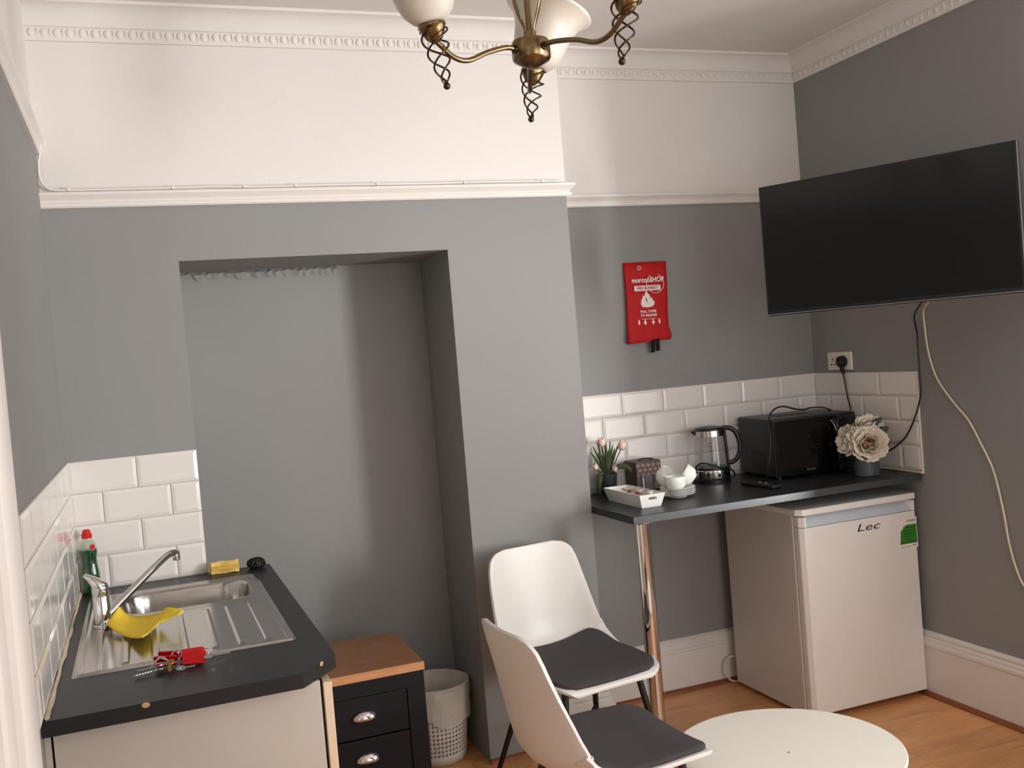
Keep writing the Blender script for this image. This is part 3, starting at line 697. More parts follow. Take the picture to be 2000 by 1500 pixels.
for x in (fx0+0.05, fx1-0.05):
    G().lathe([(0,0),(0.014,0),(0.014,0.012),(0.006,0.014),(0.006,0.03),(0,0.03)], 14, (x, fy+0.08, 0)).build('foot', 'black_plastic', fd)
    G().lathe([(0,0),(0.014,0),(0.014,0.012),(0.006,0.014),(0.006,0.03),(0,0.03)], 14, (x, fb-0.06, 0)).build('foot', 'black_plastic', fd)
yt = fy-0.0008
text('Lec', 0.043, 'print_dark', fdoor, (2.986, yt, 0.750), 'logo', sx=1.95, shear=0.25)
st = bx('sticker', (3.143, 3.238, yt+0.0002, yt+0.0008, 0.633, 0.760), 'print_white', fdoor)
G().prism_y([(3.146,0.652),(3.2345,0.652),(3.2345,0.731),(3.178,0.731),(3.172,0.722),(3.168,0.727),(3.162,0.712),(3.157,0.716),(3.152,0.704)], yt-0.0004, yt+0.0002).build('green_panel', 'green_label', st)
for i, (a, b, z) in enumerate([(3.178,3.222,0.719),(3.170,3.224,0.706),(3.166,3.218,0.693),(3.164,3.206,0.682),(3.176,3.208,0.671),(3.156,3.228,0.659)]):
    bx('print_line', (a, b, yt-0.0008, yt-0.0004, z-0.0016, z+0.0016), 'green_dark', st)
text('ATION', 0.0135, 'print_dark', st, (3.207, yt-0.0002, 0.746), 'lettering', sx=1.1, shear=0.2)
bx('print_line', (3.210, 3.230, yt-0.0004, yt+0.0002, 0.642, 0.645), 'print_dark', st)
bx('print_line', (3.150, 3.200, yt-0.0004, yt+0.0002, 0.639, 0.641), 'tin_spot', st)
pc = G().tube(spline([(2.70, 0.235, 0.12),(2.655,0.245,0.125),(2.628,0.25,0.105),(2.618,0.25,0.07),(2.628,0.245,0.035),(2.655,0.245,0.012),(2.70,0.24,0.006)]), 0.0042, 8).build('power_cord', 'cream_cable', fd, smooth=60)

# ------------------------------------------------------------------ things on the bar
# microwave (local frame: front faces -y)
mw = thing('microwave', 'black microwave oven pushed into the corner of the bar', 'microwave', (0,0,0), math.radians(-5.5), world=False)
fl_ = Vector((2.770, -0.045)); rz = math.radians(-5.5); w_, d_, h_ = 0.405, 0.315, 0.262
ctr = fl_+Vector((math.cos(rz)*w_/2-math.sin(rz)*d_/2, math.sin(rz)*w_/2+math.cos(rz)*d_/2))
mw.location = (ctr.x, ctr.y, ZB)
x1, y1 = w_/2, d_/2
bx('casing', (-x1, x1, -y1+0.022, y1, 0.012, h_), 'mw_body', mw, bevel=0.004)
bx('front_frame', (-x1, x1, -y1+0.006, -y1+0.022, 0.012, h_-0.002), 'black_plastic', mw, bevel=0.003)
door = bx('door', (-x1+0.003, x1-0.098, -y1, -y1+0.006, 0.016, h_-0.008), 'black_gloss', mw, bevel=0.002)
bx('door_window', (-x1+0.028, x1-0.125, -y1-0.0012, -y1, 0.050, h_-0.030), 'black_gloss', door)
G().tube(spline([(x1-0.118,-y1,h_-0.022),(x1-0.108,-y1-0.018,h_-0.05),(x1-0.104,-y1-0.022,h_/2),(x1-0.108,-y1-0.018,0.06),(x1-0.118,-y1,0.03)]), 0.008, 8).build('door_handle', 'black_gloss', door, smooth=60)
G().tube(spline([(x1-0.128,-y1-0.003,h_-0.026),(x1-0.119,-y1-0.012,h_-0.046),(x1-0.113,-y1-0.020,h_-0.075)]), 0.003, 6).build('handle_trim', 'chrome', door, smooth=60)
bx('badge', (-0.022-0.035, 0.022-0.035, -y1-0.0012, -y1, 0.030, 0.038), 'chrome', door)
cp = bx('control_panel', (x1-0.094, x1-0.003, -y1+0.001, -y1+0.006, 0.016, h_-0.008), 'black_plastic', mw, bevel=0.001)
bx('display', (x1-0.082, x1-0.015, -y1, -y1+0.001, h_-0.055, h_-0.028), 'black_gloss', cp)
for z in (0.07, 0.145):
    G().lathe([(0,0),(0.022,0),(0.020,0.016),(0,0.016)], 24).xf(Matrix.Translation((x1-0.048,-y1+0.001,z)) @ Matrix.Rotation(PI/2,4,'X')).build('dial', 'black_plastic', cp, smooth=40)
for r in range(7):
    for c in range(4):
        yy = -0.075+c*0.034
        bx('vent_slot', (-x1-0.0006, -x1+0.002, yy, yy+0.026, 0.045+r*0.011, 0.050+r*0.011), 'gap_dark', mw)
for i in range(6):
    xx = -0.11+i*0.032
    G().prism([(xx,-0.05),(xx+0.014,-0.05),(xx+0.034,0.06),(xx+0.020,0.06)], h_-0.001, h_+0.0006).build('vent_slot', 'gap_dark', mw)
for sx in (-1,1):
    for sy in (-1,1):
        G().lathe([(0,0),(0.012,0),(0.012,0.013),(0,0.013)], 12, (sx*(x1-0.03), sy*(y1-0.035), 0)).build('foot', 'black_plastic', mw)
mc = G().tube(spline([(2.735,0.020,ZB+0.006),(2.735,-0.018,ZB+0.012),(2.740,-0.035,ZB+0.07),(2.758,-0.035,ZB+0.17),(2.775,-0.01,ZB+0.262),(2.83,0.03,ZB+0.298),(2.90,0.06,ZB+0.306),(2.97,0.07,ZB+0.288),(3.02,0.075,ZB+0.280),(3.06,0.08,ZB+0.284),(3.11,0.06,ZB+0.281),(3.13,0.03,ZB+0.270),(3.11,0.02,ZB+0.268)],8), 0.0036, 8).build('black_power_cord', 'black_plastic', None, smooth=60)
tag(mc, 'black power cord looping over the top of the microwave', 'cord')

# kettle
kx, ky = 2.590, 0.180
kt = thing('glass_kettle', 'glass electric kettle with steel bands and black handle', 'kettle', (kx, ky, ZB))
hd = Vector((0.93, -0.37, 0)).normalized()   # handle direction
def kl(prof, name, m, par=kt, shell=False):
    g = G(); (g.shell if shell else g.lathe)(prof, 40, (kx,ky,ZB)); return g.build(name, m, par, smooth=35)
kl([(0,0),(0.080,0),(0.080,0.014),(0.076,0.018),(0,0.018)], 'power_base', 'black_plastic')
kl([(0,0.019),(0.078,0.019),(0.079,0.022),(0.077,0.054),(0.075,0.056),(0,0.056)], 'steel_base', 'chrome')
kl([(0.0745,0.056),(0.0745,0.066),(0.073,0.066)], 'lower_ring', 'black_plastic')
jug = kl([(0.0745,0.058),(0.0730,0.10),(0.0690,0.16),(0.0650,0.205)], 'glass_jug', 'glass', shell=True)
kl([(0.0635,0.203),(0.0668,0.203),(0.0660,0.228),(0.0625,0.228)], 'steel_collar', 'steel')
G().lathe([(0.0,0.226),(0.0655,0.226),(0.066,0.232),(0.060,0.241),(0.030,0.246),(0,0.247)], 40, (kx,ky,ZB)).build('lid', 'black_plastic', kt, smooth=40)
sd = -hd; q = Vector((-sd.y, sd.x, 0))
c0 = Vector((kx,ky,ZB))
g = G(); g.add([c0+sd*0.060+q*0.022+Vector((0,0,0.205)), c0+sd*0.060-q*0.022+Vector((0,0,0.205)), c0+sd*0.084+Vector((0,0,0.226)), c0+sd*0.058+q*0.024+Vector((0,0,0.233)), c0+sd*0.058-q*0.024+Vector((0,0,0.233))],
   [(0,1,2),(3,2,4),(0,2,3),(1,4,2),(0,3,4,1)])
g.build('spout', 'black_plastic', kt)
hp = [c0+hd*a+Vector((0,0,z)) for a, z in [(0.050,0.232),(0.085,0.232),(0.112,0.215),(0.128,0.175),(0.130,0.135),(0.118,0.100),(0.098,0.082),(0.074,0.078)]]
G().tube(spline(hp,6), 0.0105, 10).build('handle', 'black_plastic', kt, smooth=60)
G().tube([c0+hd*0.066+Vector((0,0,0.225)), c0+hd*0.0745+Vector((0,0,0.07)), c0+hd*0.080+Vector((0,0,0.045))], 0.007, 8).build('handle_spine', 'black_plastic', kt, smooth=60)
vd = Vector((CAM.x-kx, CAM.y-ky, 0)).normalized(); vq = Vector((-vd.y, vd.x, 0))
for (z, w) in ((0.176,0.020),(0.164,0.022),(0.160,0.010),(0.152,0.012),(0.142,0.006),(0.128,0.005),(0.112,0.006)):
    g = G(); p = c0+vd*(0.0700+0.004*(0.2-z)*10+0.0010)+Vector((0,0,z))
    g.add([p-vq*w/2-Vector((0,0,0.0012)), p+vq*w/2-Vector((0,0,0.0012)), p+vq*w/2+Vector((0,0,0.0012)), p-vq*w/2+Vector((0,0,0.0012))], [(0,1,2,3)])
    g.build('level_mark', 'print_dark', jug, solid=0.0004)
kc = [c0-hd*0.062+vd*0.045+Vector((0,0,0.046)), c0-hd*0.072+vd*0.050+Vector((0,0,0.066)), c0-hd*0.055+vd*0.062+Vector((0,0,0.088)), c0-hd*0.025+vd*0.086+Vector((0,0,0.092)), c0+hd*0.02+vd*0.086+Vector((0,0,0.076)), c0+hd*0.06+vd*0.056+Vector((0,0,0.058)), c0+hd*0.09+vd*0.02+Vector((0,0,0.045)), c0+hd*0.098+Vector((0,0,0.02)), c0+hd*0.084+Vector((0,0,0.008))]
G().tube(spline(kc,8), 0.0035, 8).build('cord', 'black_plastic', kt, smooth=60)

# saucers and cups
sx_, sy_ = 2.268, -0.068
sm = G().lathe([(0,0.002),(0.034,0.0),(0.038,0.0),(0.040,0.003),(0.062,0.0085),(0.072,0.0125),(0.0725,0.0138),(0.070,0.0142),(0.040,0.0065),(0,0.0055)], 48)
so = None
for i, lab in enumerate(('white saucer at the bottom of the stack on the bar', 'white saucer second from the bottom of the stack', 'white saucer second from the top of the stack', 'white saucer on top of the stack under the cups')):
    if so is None: so = sm.build('saucer', 'ceramic', None, smooth=40); o = so
    else: o = so.copy(); COL.objects.link(o)
    o.location = (sx_+0.002*(i%2), sy_-0.0015*(i%3), ZB+i*0.0088); o['label'] = lab; o['category'] = 'saucer'; o['group'] = 'stacked white saucers'
def make_cup(label, loc, eul):
    t = thing('tea_cup', label, 'cup', loc, 0, 'white cups on the saucers', world=False)
    G().lathe([(0,0.003),(0.024,0.0),(0.025,0.0),(0.026,0.004),(0.036,0.010),(0.041,0.020),(0.0425,0.052),(0.0418,0.0535),(0.040,0.052),(0.0385,0.021),(0.033,0.012),(0,0.008)], 40).build('bowl', 'ceramic', t, smooth=40)
    G().tube(spline([(0.041,0,0.045),(0.056,0,0.046),(0.066,0,0.034),(0.060,0,0.020),(0.040,0,0.018)],6), 0.0036, 8).build('handle', 'ceramic', t, smooth=60)
    t.rotation_euler = eul
zs_ = ZB+0.0402
sv = Vector((CAM.x-sx_, CAM.y-sy_, 0)).normalized(); sr = Vector((-sv.y, sv.x, 0)); sc_ = Vector((sx_, sy_, 0))
def tipped(label, at, axis, zc):
    z_ = Vector(axis).normalized(); x_ = (-sv-z_*(-sv).dot(z_)).normalized(); y_ = z_.cross(x_)
    q = Matrix(((x_.x,y_.x,z_.x),(x_.y,y_.y,z_.y),(x_.z,y_.z,z_.z)))
    make_cup(label, tuple(sc_+at+Vector((0,0,zc))-Vector(axis).normalized()*0.027), q.to_euler())
fc = sc_-sr*0.004+sv*0.032
make_cup('white cup standing upright at the front of the saucer stack', (fc.x, fc.y, zs_-0.006), (0,0,math.atan2(-sv.y,-sv.x)+0.5))
tipped('white cup tipped over at the left of the saucer stack', -sr*0.046-sv*0.034, sr*0.75+Vector((0,0,0.55))+sv*0.30, zs_+0.036)
tipped('white cup tipped over at the right of the saucer stack', sr*0.047-sv*0.030, -sr*0.80+Vector((0,0,0.60))+sv*0.05, zs_+0.038)

# tray of sachets
ty_ = thing('tray', 'white oblong tray with hand holes holding sachets and milk pots', 'tray', (2.066, -0.072, ZB))
tc_ = Vector((2.066,-0.072,ZB))
def ring4(hx, hy, z, n=0): return [tc_+Vector((sx*hx, sy*hy, z)) for sx, sy in ((-1,-1),(1,-1),(1,1),(-1,1))]
A, B, C_, D_ = ring4(0.042,0.145,0.0), ring4(0.056,0.160,0.052), ring4(0.0535,0.1575,0.052), ring4(0.0395,0.1425,0.004)
g = G(); g.add(A+B+C_+D_, [(3,2,1,0),(12,13,14,15)]+[(k,(k+1)%4,4+(k+1)%4,4+k) for k in range(4) if k != 0]+[(4+k,4+(k+1)%4,8+(k+1)%4,8+k) for k in range(4)]+[(8+k,8+(k+1)%4,12+(k+1)%4,12+k) for k in range(4) if k != 0])
# front wall with an oval hand hole
def lerp4(q, u, v): return q[0].lerp(q[1],u).lerp(q[3].lerp(q[2],u),v)
for q, flip in (([A[0],A[1],B[1],B[0]], False), ([D_[0],D_[1],C_[1],C_[0]], True)):
    outer = [lerp4(q,u,v) for u, v in [(0,0),(0.25,0),(0.5,0),(0.75,0),(1,0),(1,0.5),(1,1),(0.75,1),(0.5,1),(0.25,1),(0,1),(0,0.5)]]
    hole = [lerp4(q,0.52+0.20*u,0.66+0.13*v) for u, v in [(-0.85,-0.5),(-0.5,-0.95),(0,-1),(0.5,-0.95),(0.85,-0.5),(1,0),(0.85,0.5),(0.5,0.95),(0,1),(-0.5,0.95),(-0.85,0.5),(-1,0)]]
    g.add(outer+hole, [(k,(k+1)%12,12+(k+1)%12,12+k) for k in range(12)])
g.build('tray_wall', 'tray', ty_)
SL = ('dark paper sachet nearest the hand hole end of the white tray', 'tan paper sachet just behind the front dark one in the tray', 'tan paper sachet in the middle of the white tray, nearer the camera', 'dark paper sachet in the middle of the white tray', 'tan paper sachet behind the middle dark one in the tray', 'tan paper sachet second from the back of the tray', 'dark paper sachet at the back end of the tray by the pot')
for i in range(7):
    x, y = 2.045+0.006*(i%3), -0.145+0.020*i; a = 0.5+0.35*math.sin(i*2.1)
    g = G().box(-0.035,0.035,-0.011,0.011,-0.0022,0.0022)
    g.xf(Matrix.Translation((x+0.006,y,ZB+0.047+0.002*(i%4))) @ Matrix.Rotation(a+0.5,4,'Z') @ Matrix.Rotation(0.35*math.sin(i*1.3),4,'X') @ Matrix.Rotation(0.15,4,'Y'))
    o = g.build('sugar_sachet', 'sachet' if i % 3 else 'sachet_dark', None, bevel=0.0015)
    tag(o, SL[i], 'sachet', 'sachets in the white tray')
for i, (x, y) in enumerate(((2.085,-0.175),(2.098,-0.140),(2.078,-0.110))):
    t = thing('milk_pot', ('white lidded milk pot nearest the hand hole of the tray', 'milk pot with a silver foil lid in the tray', 'white lidded milk pot furthest back in the tray')[i], 'milk pot', (x,y,ZB+0.036), 0, 'milk pots in the tray')
    G().lathe([(0,0),(0.010,0),(0.013,0.016),(0.013,0.018),(0,0.018)], 18, (x,y,ZB+0.036)).build('cup', 'white_plastic', t, smooth=40)
    G().lathe([(0,0.0182),(0.0145,0.0182),(0.0145,0.019),(0,0.0195)], 18, (x,y,ZB+0.036)).build('foil_lid', 'chrome' if i == 1 else 'white_plastic', t)

# potted tulips
px_, py_ = 2.098, 0.222
pt = thing('potted_tulips', 'artificial pale pink tulips in a charcoal pot beside the chimney breast', 'plant', (px_,py_,ZB))
G().lathe([(0,0),(0.031,0),(0.033,0.003),(0.042,0.088),(0.042,0.090),(0.039,0.090),(0.037,0.078),(0,0.078)], 32, (px_,py_,ZB)).build('pot', 'pot', pt, smooth=40)
pz = ZB+0.080
def blade(pts, w, m, name='leaf'):
    P = spline(pts, 5); g = G(); rows = []
    for i, p in enumerate(P):
        t = (P[min(i+1,len(P)-1)]-P[max(i-1,0)]).normalized(); s = t.cross(Vector((CAM.x-p.x, CAM.y-p.y, 0.6)).normalized())
        if s.length < 1e-3: s = Vector((1,0,0))
        s.normalize(); f = i/(len(P)-1); ww = w*math.sin(PI*(0.12+0.88*(1-f)) if f > 0.0 else 0.4)*(1 if f < 0.98 else 0.1)
        nn = t.cross(s)
        rows.append([p-s*ww, p+nn*ww*0.25, p+s*ww])
    return G().grid(rows).build(name, m, pt, smooth=80, solid=0.0008)
for i in range(16):
    a = 2*PI*i/16+0.3*random.random(); hgt = 0.075+0.08*random.random(); out = 0.022+0.055*random.random()
    c, s = math.cos(a), math.sin(a)
    if py_+out*s > D-0.02: out = 0.02
    blade([(px_+0.010*c,py_+0.010*s,pz-0.004),(px_+0.4*out*c+0.008*c,py_+0.4*out*s,pz+0.5*hgt),(px_+out*c,py_+out*s*0.9,pz+hgt)], 0.0034+0.0015*random.random(), 'leaf')
blade([(px_+0.01,py_-0.01,pz),(px_+0.035,py_-0.025,pz+0.035),(px_+0.07,py_-0.04,pz+0.035),(px_+0.095,py_-0.045,pz+0.008)], 0.012, 'leaf')
blade([(px_-0.012,py_-0.005,pz),(px_-0.036,py_-0.016,pz+0.015),(px_-0.052,py_-0.022,pz-0.02),(px_-0.055,py_-0.024,pz-0.075)], 0.012, 'leaf')
for (dx, dy, dz_, lean, sc) in ((-0.015,0.0,0.128,(-0.05,0),1.0),(0.062,-0.02,0.106,(0.35,-0.1),1.05),(-0.058,-0.02,0.036,(-0.55,-0.1),0.7),(0.020,-0.030,0.018,(0.2,-0.2),0.6)):
    tip = Vector((px_+dx,py_+dy,pz+dz_))
    tu = G().tube(spline([(px_+0.2*dx,py_+0.2*dy,pz-0.004),(px_+0.6*dx,py_+0.6*dy,pz+0.55*dz_),tip]), 0.0022, 6).build('tulip', 'leaf', pt, smooth=60)
    mt = Matrix.Translation(tip) @ Matrix.Rotation(lean[0],4,'Y') @ Matrix.Rotation(-lean[1],4,'X') @ Matrix.Diagonal((sc,sc,sc,1))
    for k in range(6):
        rows = []
        for j in range(7):
            f = j/6; rad = 0.016*math.sin(PI*(0.12+0.74*f))**0.8*(0.94 if k % 2 else 1.0)+0.001; z = 0.042*f
            aw = 0.62*math.sin(PI*(0.15+0.82*f)); a0 = k*PI/3
            rows.append([mt @ Vector((rad*math.cos(a0+aw*u), rad*math.sin(a0+aw*u), z)) for u in (-1,-0.5,0,0.5,1)])
        G().grid(rows).build('petal', 'tulip', tu, smooth=80, solid=0.0008)

# patterned tin and tumbler
tn = thing('patterned_canister', 'brown canister patterned with pale spots behind the cups', 'canister', (2.275,0.235,ZB))
bx('canister_body', (2.213,2.337,0.180,0.284,ZB,ZB+0.128), 'brown_tin', tn, bevel=0.004)
for r in range(3):
    for c in range(5):
        x = 2.226+c*0.0245+(0.008 if r % 2 else 0); z = ZB+0.070+r*0.020
        G().lathe([(0,0),(0.0075,0),(0.0075,0.0006),(0,0.0006)], 10, (0,0,0), 1.0, 0.8).xf(Matrix.Translation((min(x,2.329),0.180,z)) @ Matrix.Rotation(PI/2,4,'X')).build('spot', 'tin_spot', tn)
G().tube(spline([(2.250,0.22,ZB+0.129),(2.265,0.21,ZB+0.136),(2.295,0.21,ZB+0.134),(2.320,0.22,ZB+0.129)]), 0.003, 6).build('lid_tab', 'gap_dark', tn, smooth=60)
gl = G().shell([(0.0,0.002),(0.028,0.002),(0.030,0.005),(0.0345,0.082)], 32).shell([(0.0325,0.082),(0.028,0.008),(0.0,0.006)], 32).build('glass_tumbler', 'glass', None, smooth=40)
gl.location = (2.225,0.105,ZB); gl['label'] = 'clear glass tumbler in front of the patterned canister'; gl['category'] = 'glass'

# remote control
rc = thing('remote_control', 'black remote control lying near the front of the bar', 'remote', (2.630,-0.125,ZB), math.radians(-86), world=False)
bx('remote_body', (-0.105,0.105,-0.022,0.022,0.0,0.018), 'black_plastic', rc, bevel=0.006, seg=3)
for i in range(8):
    for j in range(3):
        bx('button', (-0.085+i*0.019,-0.076+i*0.019,-0.015+j*0.0115,-0.008+j*0.0115,0.018,0.0195), 'mw_body' if i not in (4,6) or j != 1 else 'bin_white', rc)

# vase with peonies
vx, vy = 3.098, -0.222
vs_ = thing('flower_vase', 'small grey green vase in front of the microwave', 'vase', (vx,vy,ZB))
G().lathe([(0,0),(0.046,0),(0.050,0.004),(0.051,0.03),(0.0505,0.086),(0.0515,0.090),(0.048,0.091),(0.046,0.080),(0.046,0.012),(0,0.010)], 40, (vx,vy,ZB)).build('vase_wall', 'vase', vs_, smooth=40)
pet = None
def petal_mesh():
    rows = []
    for j in range(6):
        f = j/5; w = 0.030*math.sin(PI*(0.10+0.72*f))**0.75
        rows.append([Vector((w*u, 0.010*(f**1.5)-0.006+0.007*u*u*(-1)+0.0025*math.sin(9*u+j), 0.056*f*(1-0.10*u*u)+0.002*math.sin(7*u)*f)) for u in [-1,-0.6,-0.2,0.2,0.6,1]])
    return rows
def peony(label, c, axis, R_, seed):
    t = thing('peony', label, 'flower', c, 0, 'cream peonies in the vase', world=False)
    random.seed(seed); global pet
    az = Vector(axis).normalized(); base = az.to_track_quat('Z','Y').to_matrix().to_4x4()
    sc0 = R_/0.062
    def inst(m, material):
        key = material
        if key not in PM:
            o = G().grid(petal_mesh()).build('petal', material, t, smooth=80); PM[key] = o.data
        else:
            o = bpy.data.objects.new('petal', PM[key]); COL.objects.link(o); o.parent = t
        o.matrix_local = m
    for ring, (n, tilt, sc, r0) in enumerate([(7,1.25,1.0,0.012),(7,0.85,1.0,0.013),(6,0.50,0.92,0.011),(5,0.22,0.78,0.009),(4,-0.02,0.60,0.005)]):
        for k in range(n):
            a = 2*PI*(k+0.37*ring)/n+0.15*random.random()
            m = base @ Matrix.Rotation(a,4,'Z') @ Matrix.Translation((0,-r0*sc0,-0.016*sc0)) @ Matrix.Rotation(tilt+0.12*random.random(),4,'X') @ Matrix.Diagonal((sc*sc0,sc*sc0,sc*sc0,1))
            inst(m, 'petal' if ring < 4 else 'petal_core')
    foot = Vector((vx,vy,ZB+0.05))-Vector(c)
    G().tube(spline([(0,0,0)-0.014*sc0*az if False else tuple(-0.014*sc0*az), tuple(-0.03*az+0.3*foot), tuple(foot)]), 0.003, 6).build('stem', 'leaf_dark', t, smooth=60)
    return t
PM = {}
vdv = Vector((CAM.x-vx, CAM.y-vy, 0)).normalized(); rv = Vector((-vdv.y, vdv.x, 0))  # rv points right in view
p1 = peony('large cream peony facing forward at the front of the vase', tuple(Vector((vx,vy,ZB+0.140))+vdv*0.035+rv*0.016), vdv+Vector((0,0,0.35))+rv*0.1, 0.078, 3)
p2 = peony('cream peony at the left of the vase, against the microwave', tuple(Vector((vx,vy,ZB+0.155))-rv*0.068+vdv*0.0), -rv*1.2+vdv*0.7+Vector((0,0,0.35)), 0.068, 5)
p3 = peony('cream peony at the top of the vase', tuple(Vector((vx,vy,ZB+0.212))+rv*0.018-vdv*0.015), Vector((0,0,1))+vdv*0.6, 0.060, 9)
def vleaf(p, q, w):
    p, q = Vector(p), Vector(q); d = (q-p); s = d.cross(vdv).normalized(); rows = []
    for j in range(7):
        f = j/6; ww = w*math.sin(PI*(0.04+0.94*f)); m_ = p+d*f+vdv*0.008*math.sin(PI*f)
        rows.append([m_-s*ww, m_-vdv*0.003, m_+s*ww])
    G().grid(rows).build('leaf', 'leaf_dark', p3, smooth=80, solid=0.0008)
o3 = Vector(p3.location)
b_ = Vector((vx,vy,ZB+0.17))-o3
vleaf(b_+rv*0.035, b_+rv*0.098+Vector((0,0,0.030)), 0.019); vleaf(b_+rv*0.030+Vector((0,0,0.03)), b_+rv*0.070+Vector((0,0,0.072)), 0.016)
vleaf(b_-rv*0.01, b_-rv*0.040+Vector((0,0,0.060)), 0.014); vleaf(b_+rv*0.06-Vector((0,0,0.03)), b_+rv*0.098-Vector((0,0,0.045)), 0.010)

# socket and plug
sk = thing('wall_socket', 'white double wall socket above the tiles, with a black plug', 'socket', (R, 0.103, 1.38))
bx('face_plate', (R-0.010, R-0.0005, 0.021, 0.186, 1.379, 1.461), 'white_plastic', sk, bevel=0.003)
for (y, z, hw, hh) in ((0.148,1.428,0.003,0.0045),(0.159,1.404,0.0045,0.003),(0.137,1.404,0.0045,0.003),(0.148,1.449,0.006,0.006),(0.060,1.449,0.006,0.006)):
    bx('pin_hole' if z < 1.44 else 'switch', (R-0.0108 if z < 1.44 else R-0.013, R-0.0095, y-hw, y+hw, z-hh, z+hh), 'gap_dark' if z < 1.44 else 'white_plastic', sk)
pg = thing('power_plug', 'black plug with its lead in the right half of the wall socket', 'plug', (R-0.03, 0.070, 1.39))
G().lathe([(0,0),(0.025,0),(0.027,0.008),(0.024,0.026),(0.016,0.032),(0,0.033)], 24).xf(Matrix.Translation((R-0.0105,0.072,1.418)) @ Matrix.Rotation(-PI/2,4,'Y')).build('plug_body', 'black_plastic', pg, smooth=40)
G().tube([(R-0.027,0.070,1.404),(R-0.024,0.069,1.376),(R-0.021,0.068,1.360)], [0.012,0.009,0.005], 10).build('strain_relief', 'black_plastic', pg, smooth=60)
G().tube(spline([(R-0.022,0.068,1.365),(R-0.018,0.064,1.31),(R-0.020,0.050,1.25),(R-0.026,0.030,1.20),(R-0.024,0.03,1.10),(R-0.02,0.08,0.96)]), 0.0036, 8).build('lead', 'black_plastic', pg, smooth=60)

# ------------------------------------------------------------------ fire blanket
fb_ = thing('fire_blanket', 'red fire blanket pouch hanging on the grey alcove wall', 'fire blanket', (2.39, D-0.012, 1.585))
yw = D-0.001
rows = []
for j, (z, xl, xr, y) in enumerate([(1.934,2.291,2.503,0.006),(1.90,2.289,2.501,0.014),(1.80,2.288,2.496,0.020),(1.70,2.284,2.488,0.022),(1.64,2.280,2.486,0.024),(1.622,2.278,2.490,0.032),(1.603,2.276,2.494,0.036),(1.588,2.277,2.494,0.026),(1.586,2.280,2.492,0.004)]):
    rows.append([(xl+(xr-xl)*k/12, yw-y*(0.35+0.65*math.sin(PI*min(max(k/12,0.03),0.97))**0.4)-0.0015*math.sin(k*1.3+j), z-(0.010*(1-k/12) if j in (5,6,7) else 0)) for k in range(13)])
po = G().grid(rows).build('pouch', 'red', fb_, smooth=60, solid=0.006)
yf = yw-0.0272
G().lathe([(0.005,0),(0.0095,0),(0.0095,0.0016),(0.005,0.0016)], 18).xf(Matrix.Translation((2.360,yw-0.0185,1.908)) @ Matrix.Rotation(PI/2,4,'X')).build('eyelet', 'sealant', fb_)
G().lathe([(0,0),(0.0048,0.001),(0.0035,0.005),(0,0.006)], 12).xf(Matrix.Translation((2.360,yw-0.0195,1.908)) @ Matrix.Rotation(PI/2,4,'X')).build('hook', 'black_metal', fb_)
text('morcooSHOP', 0.030, 'print_white', po, (2.394, yf, 1.853), 'lettering', sx=0.92, bold=0.0009)
bx('title_panel', (2.325, 2.455, yf-0.0001, yf+0.004, 1.806, 1.829), 'print_white', po)
text('FIRE BLANKET', 0.0172, 'print_red', po, (2.390, yf-0.0006, 1.8175), 'lettering', sx=0.98, bold=0.0004)
fz = 1.735
flame = [(2.360,fz),(2.352,fz+0.012),(2.354,fz+0.028),(2.362,fz+0.040),(2.364,fz+0.052),(2.372,fz+0.046),(2.376,fz+0.062),(2.384,fz+0.070),(2.390,fz+0.058),(2.398,fz+0.050),(2.402,fz+0.036),(2.408,fz+0.040),(2.412,fz+0.026),(2.420,fz+0.022),(2.418,fz+0.010),(2.408,fz),(2.385,fz-0.003)]
G().prism_y(flame, yf-0.0002, yf+0.003).build('flame_mark', 'print_white', po)
G().prism_y([(2.378,fz+0.046),(2.376,fz+0.030),(2.386,fz+0.016),(2.382,fz+0.030)], yf-0.0006, yf).build('flame_mark', 'print_dark', po)
text('PULL TAPES', 0.0150, 'print_white', po, (2.386, yf, 1.714), 'lettering', bold=0.0004)
text('TO RELEASE', 0.0150, 'print_white', po, (2.386, yf, 1.697), 'lettering', bold=0.0004)
bx('bracket_mark', (2.348, 2.424, yf-0.0002, yf+0.003, 1.681, 1.6825), 'print_white', po)
for x in (2.336, 2.366, 2.406, 2.437):
    s = 1.0 if x in (2.366, 2.406) else 0.65
    G().prism_y([(x-0.003,1.679),(x+0.003,1.679),(x+0.003,1.668),(x+0.009*s,1.668),(x,1.654),(x-0.009*s,1.668),(x-0.003,1.668)], yf-0.0002, yf+0.003).build('arrow_mark', 'print_white', po)
G().tube([(2.428+0.043*math.cos(t), yf-0.003, 1.836+0.042*math.sin(t)) for t in [PI*0.66+2*PI*0.86*i/40 for i in range(41)]], 0.0016, 6).build('white_loop', 'print_white', fb_, smooth=60)
for (x, dx, zb) in ((2.396,-0.001,1.532),(2.417,0.004,1.537)):
    G().grid([[(x-0.011+dx*f, yw-0.034+0.010*f, 1.612-(1.612-zb)*f), (x+0.009+dx*f, yw-0.034+0.010*f, 1.612-(1.612-zb)*f)] for f in (0,0.2,0.4,0.6,0.8,1)]).build('pull_tape', 'black_cloth', fb_, solid=0.002)

